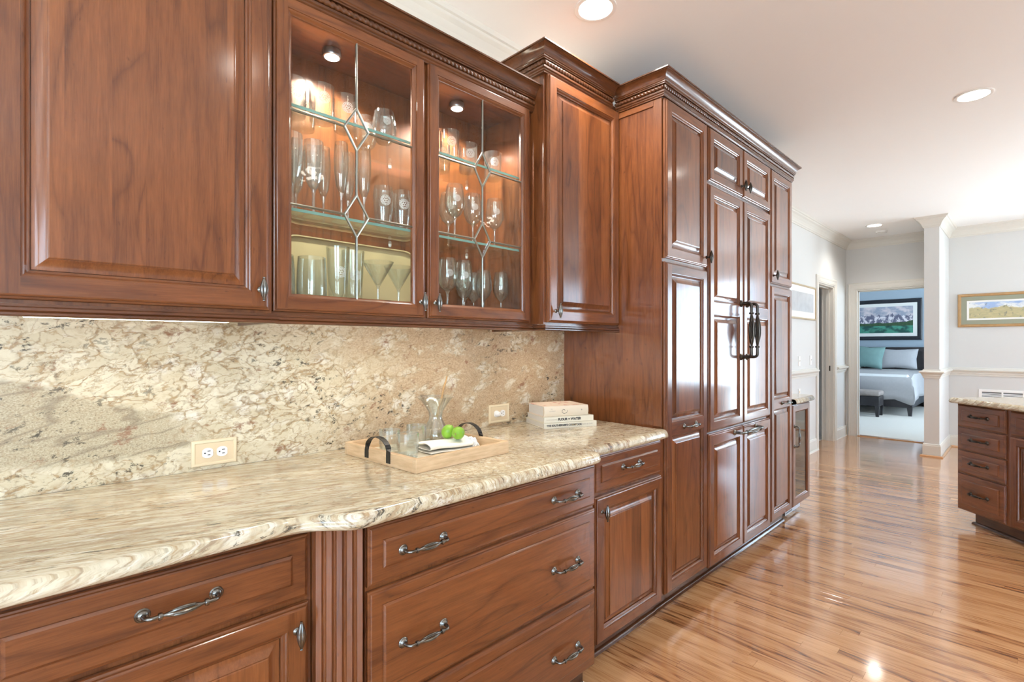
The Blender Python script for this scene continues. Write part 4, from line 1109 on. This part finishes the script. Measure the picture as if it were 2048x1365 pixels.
tp = NT('paper_edge'); tp.base(tp.mix(tp.noise(tp.vmath('MULTIPLY', tp.obj(), (1, 1, 60)), 14.0, 2)[0], (.66, .62, .55), (.84, .82, .77))); tp.p(Roughness=.9); PAGE = tp.m
INK = plain('dark_ink', (.05, .05, .05), .6); GILT = plain('tan_print', (.55, .36, .12), .6); GREY = plain('grey_print', (.42, .37, .31), .6)
C1 = plain('cream_book_cloth', (.74, .69, .56), .7, var=.04, scale=60.0); C2 = plain('pale_book_cloth', (.76, .71, .58), .7, var=.04, scale=60.0)
t_ = NT('floral_book_cover'); n_ = t_.noise(t_.obj(), 26.0, 4, .6)[0]; f_ = t_.noise(t_.obj(), 60.0, 3, .6)[0]
cc = t_.mix(t_.sstep(n_, .56, .64), (.80, .66, .54), (.62, .27, .22)); zz_ = t_.sep(t_.obj())
side = t_.sstep(zz_[1], .004, .012); cc = t_.mix(side, (.78, .67, .52), cc); t_.base(cc); t_.p(Roughness=.6); C3 = t_.m
bz = CTZ
book(.288, .235, .026, bz, C1, 'cream cookbook lying lowest in the stack', [('THE SOUTHERNER\'S COOKBOOK', .0125, .014, .013, INK, True), ('RECIPES', .008, .150, .013, GILT, False), ('GARDEN & GUN', .010, .190, .013, GREY, False)], 1.812, -.238)
book(.272, .215, .027, bz + .0264, C2, 'pale cookbook titled FLOUR + WATER lying between the other two', [('FLOUR + WATER', .0165, .074, .0135, INK, True), ('THOMAS McNAUGHTON', .0052, .010, .0135, GREY, False)], 1.822, -.230, -23.0)
bk = book(.245, .190, .050, bz + .0538, C3, 'thick pink floral cookbook on top of the stack', [('THE', .006, .034, .036, GREY, False), ('COOKBOOK', .006, .026, .026, GREY, False)], 1.832, -.218, -22.5, True)
# printed emblem on the thick spine
mb = MB()
for k in range(7):
    a0 = k * .9; r0 = .004 + .0018 * k
    ring = []
    for j in range(8):
        a = a0 + j * .16; ring.append((mb.v(.108 + (r0) * cos(a) * 1.15, -.0069, .026 + r0 * sin(a)), mb.v(.108 + (r0 + .0014) * cos(a) * 1.15, -.0069, .026 + (r0 + .0014) * sin(a))))
    for p, q in zip(ring, ring[1:]): mb.f([p[0], p[1], q[1], q[0]])
eo = obj('spine_emblem', mb, INK, None, recalc=False); eo.parent = bk
mb = MB(); mb.lathe([(.0036, -.0068), (.0034, -.0070)], 12, (.206, 0, .028), axis='y'); eo = obj('spine_mark', mb, GREY, None); eo.parent = bk

# ------------------------------------------------------------------ recessed ceiling lights, smoke detector
def downlight(x, y, label, e=24, r=.075, col=(1, .955, .89)):
    t = thing('recessed_light', label, 'light', (x, y, CEIL - .001))
    mb = MB(); mb.lathe([(r + .018, 0), (r + .018, -.004), (r + .010, -.006), (r, -.004), (r, 0)], 40, (x, y, CEIL), cap=False); obj('trim_ring', mb, WHITEP, t, 40)
    mb = MB(); mb.lathe([(r - .001, -.0045), (r * .5, -.006), (.001, -.0065)], 36, (x, y, CEIL), cap=False); obj('lens', mb, LENS, t, 40)
    l = bpy.data.lights.new('downlight_lamp', 'SPOT'); l.energy = e; l.color = col; l.spot_size = radians(140); l.spot_blend = .8; l.shadow_soft_size = r * .8
    lo = bpy.data.objects.new('downlight_lamp', l); COL.objects.link(lo); lo.location = (x, y, CEIL - .02)
downlight(1.86, -.505, 'round recessed ceiling light above the narrow wall cabinet', 60)
downlight(4.14, -1.63, 'round recessed ceiling light over the open floor before the island', 85)
downlight(7.76, -.49, 'round recessed ceiling light near the bedroom doorway', 45)
sm = thing('smoke_detector', 'small white smoke detector on the ceiling by the bedroom doorway', 'smoke detector', (8.2, -.49, CEIL - .001))
mb = MB(); mb.lathe([(.065, 0), (.066, -.012), (.055, -.030), (.030, -.034), (.001, -.034)], 28, (8.2, -.49, CEIL), cap=False); obj('housing', mb, WHITEP, sm, 40)
mb = MB(); mb.lathe([(.056, -.0295), (.058, -.0265), (.052, -.031)], 28, (8.2, -.49, CEIL), cap=False); obj('vent_ring', mb, GREY, sm)
for x_, y_ in ((.86, -1.76), (-1.6, -1.74), (1.86, -3.1), (-.6, -3.3), (4.14, -3.4), (6.6, -2.9)):  # first read from a door's glow, the rest added unseen to brighten the room
    downlight(x_, y_, 'unseen round recessed ceiling light over the kitchen floor opposite the wall cabinets', 70 if x_ > 3 else 20)
for o in bpy.data.objects:
    if o.get('label', '').endswith('opposite the wall cabinets'): o['group'] = 'recessed lights along the kitchen'

# ------------------------------------------------------------------ pictures, switches, vent
def picture(name, label, axis, pos, a0, a1, z0, z1, fw, matw, frame_m, mat_m, art_m, depth=.03, liner=0, liner_m=None, glaze=True):
    t = thing(name, label, 'picture', ((a0 + a1) / 2, pos, z0) if axis == 'y' else (pos, (a0 + a1) / 2, z0))
    def P(u, d, z): return (u, pos - d, z) if axis == 'y' else (pos - d, u, z)
    def ring(i, d): return [P(a0 + i, d, z0 + i), P(a1 - i, d, z0 + i), P(a1 - i, d, z1 - i), P(a0 + i, d, z1 - i)]
    mb = MB(); mb.loft([ring(0, .001), ring(0, depth * .7), ring(fw * .25, depth), ring(fw * .75, depth * .9), ring(fw, depth * .5), ring(fw, .001)], False, False); obj('frame', mb, frame_m, t, 30)
    mb = MB(); mb.loft([ring(fw, .004), ring(fw, depth * .45)], True, True); obj('mat_board', mb, mat_m, t)
    i = fw + matw
    if liner:
        mb = MB(); mb.loft([ring(i - liner, depth * .45 + .0005), ring(i - liner, depth * .45 + .003)], True, True); obj('inner_mat', mb, liner_m, t)
    mb = MB(); mb.loft([ring(i, depth * .45 + .0032), ring(i, depth * .45 + .0042)], True, True); a = obj('artwork', mb, art_m, t)
    return t
OAKF = plain('honey_oak_frame', (.42, .24, .095), .4, var=.2, scale=30.0)
SAGE = plain('sage_mat', (.30, .31, .23), .7, var=.05); WMAT = plain('white_mat', (.80, .79, .76), .8, var=.02); DKF = plain('charcoal_frame', (.018, .02, .028), .4, var=.3, scale=30.0)

def landscape(name, axis, z0, z1, peaks):
    """painted scene with its own colour bands: sky, peaks, forest, lake"""
    t = NT(name); o = t.n('ShaderNodeNewGeometry').outputs['Position']; x, y, z = t.sep(o)
    u = y if axis == 'x' else x
    v = t.math('DIVIDE', t.math('SUBTRACT', z, z0), z1 - z0)
    cl = t.noise(t.comb(u, 0.0, t.math('MULTIPLY', z, 1.6)), 5.0, 4, .6)[0]
    if peaks:
        sky = t.mix(t.sstep(cl, .40, .62), (.30, .33, .42), (.66, .58, .60))
        jag = t.noise(t.comb(u, 0.0, 0.0), 5.5, 6, .68)[0]
        ridge = t.math('ADD', .22, t.math('MULTIPLY', jag, .90))
        rock = t.noise(t.comb(t.math('MULTIPLY', u, 1.3), 0.0, z), 9.0, 6, .7)[0]
        mt = t.mix(t.sstep(rock, .46, .56), (.12, .12, .19), (.74, .70, .74))
        col = t.mix(t.sstep(t.math('SUBTRACT', ridge, v), -.008, .008), sky, mt)
        hill = t.math('ADD', .36, t.math('MULTIPLY', t.noise(t.comb(u, 4.0, 0.0), 3.2, 3)[0], .16))
        hill = t.math('ADD', hill, t.math('MULTIPLY', t.sstep(u, .15, -.30), .14))
        hill = t.math('SUBTRACT', hill, .05)
        gr = t.mix(t.noise(o, 30.0, 4)[0], (.005, .03, .022), (.06, .13, .045))
        col = t.mix(t.sstep(t.math('SUBTRACT', hill, v), -.01, .01), col, gr)
        lk = t.mix(t.sstep(t.noise(t.comb(t.math('MULTIPLY', u, .7), 0.0, z), 9.0, 3)[0], .40, .60), (.008, .07, .06), (.06, .28, .20))
        col = t.mix(t.sstep(t.math('SUBTRACT', .27, v), -.01, .01), col, lk)
    else:
        sky = t.mix(t.sstep(cl, .42, .60), (.32, .44, .68), (.74, .76, .76))
        fld = t.mix(t.noise(t.comb(u, 0.0, t.math('MULTIPLY', z, 4.0)), 14.0, 5, .65)[0], (.22, .25, .16), (.72, .58, .30))
        tre = t.math('ADD', .30, t.math('MULTIPLY', t.noise(t.comb(u, 1.0, 0.0), 7.0, 4, .6)[0], .75))
        col = t.mix(t.sstep(t.math('SUBTRACT', tre, v), -.05, .05), sky, fld)
        dk = t.noise(t.comb(u, 2.0, z), 22.0, 4, .6)[0]
        col = t.mix(t.math('MULTIPLY', t.sstep(dk, .56, .66), .7), col, (.16, .18, .17))
    t.base(col); t.p(Roughness=.5)
    return t.m
picture('framed_picture', 'wide landscape print in an oak frame with a sage mat above the chair rail', 'x', XFAR, -2.28, -1.213, 1.545, 1.966, .034, .076, OAKF, SAGE, landscape('meadow_print', 'x', 1.66, 1.85, False), .025, .022, WMAT)
pm_ = plain('faded_print', (.55, .56, .57), .3, var=.25, scale=9.0)
picture('framed_picture', 'pale print in a thin gilt frame on the wall beyond the tall pantry', 'y', YW, 6.00, 7.145, 1.620, 2.030, .022, .070, plain('pale_gilt_frame', (.50, .40, .26), .35, var=.15, scale=30.0), WMAT, pm_, .022)

def plate(x, z, label):
    t = thing('light_switch', label, 'switch', (x, YW, z - .057))
    mb = MB(); mb.cbox(x - .036, x + .036, YW - .006, YW - .0002, z - .058, z + .058, .002); obj('cover_plate', mb, WHITEP, t)
    mb = MB(); mb.cbox(x - .006, x + .006, YW - .016, YW - .0062, z - .004, z + .012, .001); obj('toggle', mb, WHITEP, t)
plate(6.537, 1.127, 'white toggle switch plate nearer the pantry, above the chair rail')
plate(6.98, 1.130, 'white toggle switch plate nearer the doorway casing, above the chair rail')
t = thing('power_outlet', 'white outlet plate below the chair rail above the wine cooler counter', 'outlet', (6.537, YW, .69))
mb = MB(); mb.cbox(6.501, 6.573, YW - .006, YW - .0002, .690, .806, .002); obj('cover_plate', mb, WHITEP, t)
for z_ in (.728, .768):
    mb = MB(); mb.cbox(6.521, 6.553, YW - .008, YW - .0062, z_ - .013, z_ + .013, .001); obj('receptacle', mb, IVORY, t)
t = thing('air_return_grille', 'white slatted air return grille low on the wall behind the island', 'vent', (XFAR, -1.8, .40))
mb = MB(); y0, y1, z0, z1 = -2.03, -1.412, .36, .760
def vr(i, d): return [(XFAR - d, y0 + i, z0 + i), (XFAR - d, y1 - i, z0 + i), (XFAR - d, y1 - i, z1 - i), (XFAR - d, y0 + i, z1 - i)]
mb.loft([vr(0, .0005), vr(0, .006), vr(.004, .010), vr(.030, .010), vr(.030, .004)], True, False); obj('frame', mb, WHITEP, t, 30)
mb = MB(); mb.loft([vr(.0302, .0042), vr(.0302, .0048)]); obj('backing', mb, plain('vent_shadow_grey', (.16, .16, .16), .8), t)
for k in range(2): mb = MB(); yy = y1 - .030 - (k + 1) * .186; mb.box(XFAR - .011, XFAR - .005, yy - .008, yy + .008, z0 + .030, z1 - .030); obj('divider', mb, WHITEP, t)
for k in range(22):
    z_ = z0 + .036 + k * .0148; mb = MB(); mb.quad((XFAR - .005, y0 + .03, z_ + .006), (XFAR - .005, y1 - .03, z_ + .006), (XFAR - .010, y1 - .03, z_), (XFAR - .010, y0 + .03, z_)); mb.quad((XFAR - .0055, y0 + .03, z_ + .0045), (XFAR - .0055, y1 - .03, z_ + .0045), (XFAR - .0105, y1 - .03, z_ - .0015), (XFAR - .0105, y0 + .03, z_ - .0015)); obj('slat', mb, WHITEP, t)

# ------------------------------------------------------------------ bedroom
XB = 13.9
struct('floor_bedroom', MB().box(XFAR + .0705, XB + .1, -2.6, 3.1, -.05, .006), CARPET)
struct('wall_bedroom_head', MB().box(XB, XB + .12, -2.6, 3.1, 0, CEIL), BLUE)
mb = MB()
for a, b, c, d in wall_with_holes(XFAR + .1405, XB, 0, CEIL, [(9.9, 12.6, .5, 2.4)]): mb.box(a, b, -2.72, -2.6, c, d)
struct('wall_bedroom_side', mb, BLUE); window('window_fill_4', 'y', -2.6, 9.9, 12.6, .5, 2.4, 4, 3)  # side window unseen, put in and sized to brighten the bedroom
struct('wall_bedroom_left', MB().box(XFAR + .1405, XB, 3.1, 3.2, 0, CEIL), BLUE)
struct('wall_bedroom_front', MB().box(XFAR, XFAR + .14, YW + .1405, 3.2, 0, CEIL), BLUE)
struct('trim_6', MB().box(XFAR - .004, XFAR + .10, -.91, -.12, .0005, .010), OAK)
picture('framed_painting', 'large mountain lake painting in a charcoal frame above the bed', 'x', XB, -.250, 1.95, 1.425, 2.325, .085, .072, DKF, WMAT, landscape('mountain_lake_painting', 'x', 1.582, 2.168, True), .04)
DKW = plain('espresso_wood', (.030, .026, .028), .4, var=.3, scale=20.0)
QUILT = plain('pale_grey_quilt', (.42, .41, .415), .9, var=.06, scale=26.0)
bed = thing('bed', 'bed with an espresso frame and a pale grey quilt seen through the doorway', 'bed', (12.8, .7, 0))
bx0, bx1, by0, by1 = 11.70, 13.80, -.36, 1.72
mb = MB(); mb.cbox(13.78, 13.88, by0 - .05, by1 + .05, .02, 1.265, .01); obj('headboard', mb, DKW, bed)
mb = MB(); mb.cbox(bx0, bx0 + .05, by0, by1, .16, .36, .006); mb.cbox(bx0 + .05, 13.78, by0, by0 + .04, .16, .36, .006); mb.cbox(bx0 + .05, 13.78, by1 - .04, by1, .16, .36, .006); obj('bed_rail', mb, DKW, bed)
for x_, y_ in ((bx0, by0), (bx0, by1 - .08), (13.70, by0), (13.70, by1 - .08)):
    mb = MB(); mb.loft([[(x_ + .012, y_ + .012, .0065), (x_ + .06, y_ + .012, .0065), (x_ + .06, y_ + .06, .0065), (x_ + .012, y_ + .06, .0065)], [(x_, y_, .1595), (x_ + .08, y_, .1595), (x_ + .08, y_ + .08, .1595), (x_, y_ + .08, .1595)]]); obj('leg', mb, DKW, bed)
mb = MB(); mb.cbox(bx0 + .06, 13.77, by0 + .05, by1 - .05, .30, .76, .04); obj('mattress', mb, plain('white_sheet', (.8, .8, .8), .9), bed)
# quilt: draped sheet with a wavy hem
mb = MB(); NU, NV = 30, 44; G = []
for i in range(NU + 1):
    row = []
    for j in range(NV + 1):
        u = i / NU; v = j / NV
        xx = bx0 - .04 + u * 2.0 ; yy = by0 - .03 + v * (by1 - by0 + .06)
        z = .80 + .006 * sin(xx * 9 + yy * 4)
        hang_x = max(0, .16 - u) / .16; hv = max(0, .12 - v) / .12; hw2 = max(0, v - .88) / .12
        hang = max(hang_x, hv, hw2)
        px_, py_ = xx, yy
        if hang_x > 0: px_ = bx0 - .02 - .012 * sin(yy * 7) * hang_x + (.05 if hang_x < .3 else 0) * (1 - hang_x)
        if hv > 0: py_ = by0 - .035 - .02 * sin(xx * 8) * hv + .06 * (1 - hv) ** 2
        if hw2 > 0: py_ = by1 + .035 - .06 * (1 - hw2) ** 2
        z -= (hang ** .9) * (.50 + .03 * sin(yy * 3) + .10 * (hv > 0) * hang_x) * (1 if hang > 0 else 0)
        row.append(mb.v(px_, py_, z))
    G.append(row)
for i in range(NU):
    for j in range(NV): mb.f([G[i][j], G[i + 1][j], G[i + 1][j + 1], G[i][j + 1]])
q = obj('quilt', mb, QUILT, bed, 60); md = q.modifiers.new('thick', 'SOLIDIFY'); md.thickness = .015; md.offset = -1
def pillow(c, sx, sz, tilt, mat, label, rot=0.0):
    mb = MB(); n = 14; front, back = [], []
    for i in range(n + 1):
        for j in range(n + 1):
            u, v = -1 + 2 * i / n, -1 + 2 * j / n
            b = max(0, (1 - abs(u) ** 3.0)) ** .6 * max(0, (1 - abs(v) ** 3.0)) ** .6
            k = 1 - .07 * (1 - abs(u)) * abs(v) ** 4 - .05 * abs(v) ** 2 * (1 - abs(u))
            k2 = 1 - .07 * (1 - abs(v)) * abs(u) ** 4
            front.append(mb.v(-.095 * b - .002, u * sx / 2 * k2, v * sz / 2 * k)); back.append(mb.v(.075 * b + .002, u * sx / 2 * k2, v * sz / 2 * k))
    for i in range(n):
        for j in range(n):
            a = i * (n + 1) + j
            mb.f([front[a], front[a + 1], front[a + n + 2], front[a + n + 1]]); mb.f([back[a], back[a + n + 1], back[a + n + 2], back[a + 1]])
    for i in range(n):
        for (p, q_) in ((i, i + 1), (n * (n + 1) + i, n * (n + 1) + i + 1), (i * (n + 1), (i + 1) * (n + 1)), (i * (n + 1) + n, (i + 1) * (n + 1) + n)): mb.f([front[p], front[q_], back[q_], back[p]])
    o = obj('pillow', mb, mat, None, 80); o.location = c; o.rotation_euler = (rot, tilt, 0); tag(o, label, 'pillow')
TEAL = plain('teal_velvet', (.17, .29, .28), .85, var=.12, scale=12.0)
GRYP = plain('light_grey_pillowcase', (.42, .42, .44), .9, var=.06, scale=20.0)
SIL = plain('silver_pattern_fabric', (.52, .55, .56), .8, var=.25, scale=30.0)
pillow((13.36, .12, 1.025), .72, .46, radians(25), GRYP, 'light grey bed pillow to the window side of the teal cushion')
pillow((13.13, .58, 1.055), .56, .50, radians(22), TEAL, 'square teal velvet cushion on the bed', radians(4))
pillow((13.30, .98, 1.03), .52, .46, radians(24), SIL, 'silver patterned cushion partly behind the teal one')
pillow((13.55, 1.05, 1.05), .72, .46, radians(18), WHITEP, 'white bed pillow against the headboard')
bn = thing('bench', 'small espresso bench with a padded taupe seat at the foot of the bed', 'bench', (11.4, .5, 0))
fx0, fx1, fy0, fy1 = 11.17, 11.56, .045, 1.05
mb = MB(); mb.cbox(fx0, fx1, fy0, fy1, .20, .375, .006); obj('frame', mb, DKW, bn)
for x_, y_ in ((fx0, fy0), (fx1 - .07, fy0), (fx0, fy1 - .07), (fx1 - .07, fy1 - .07)):
    mb = MB(); mb.loft([[(x_ + .01, y_ + .01, .0065), (x_ + .055, y_ + .01, .0065), (x_ + .055, y_ + .055, .0065), (x_ + .01, y_ + .055, .0065)], [(x_, y_, .1995), (x_ + .07, y_, .1995), (x_ + .07, y_ + .07, .1995), (x_, y_ + .07, .1995)]]); obj('leg', mb, DKW, bn)
mb = MB(); mb.cbox(fx0 - .01, fx1 + .01, fy0 - .01, fy1 + .01, .376, .475, .028); obj('cushion', mb, plain('taupe_leather', (.26, .22, .20), .5, var=.3, scale=14.0), bn, 50)
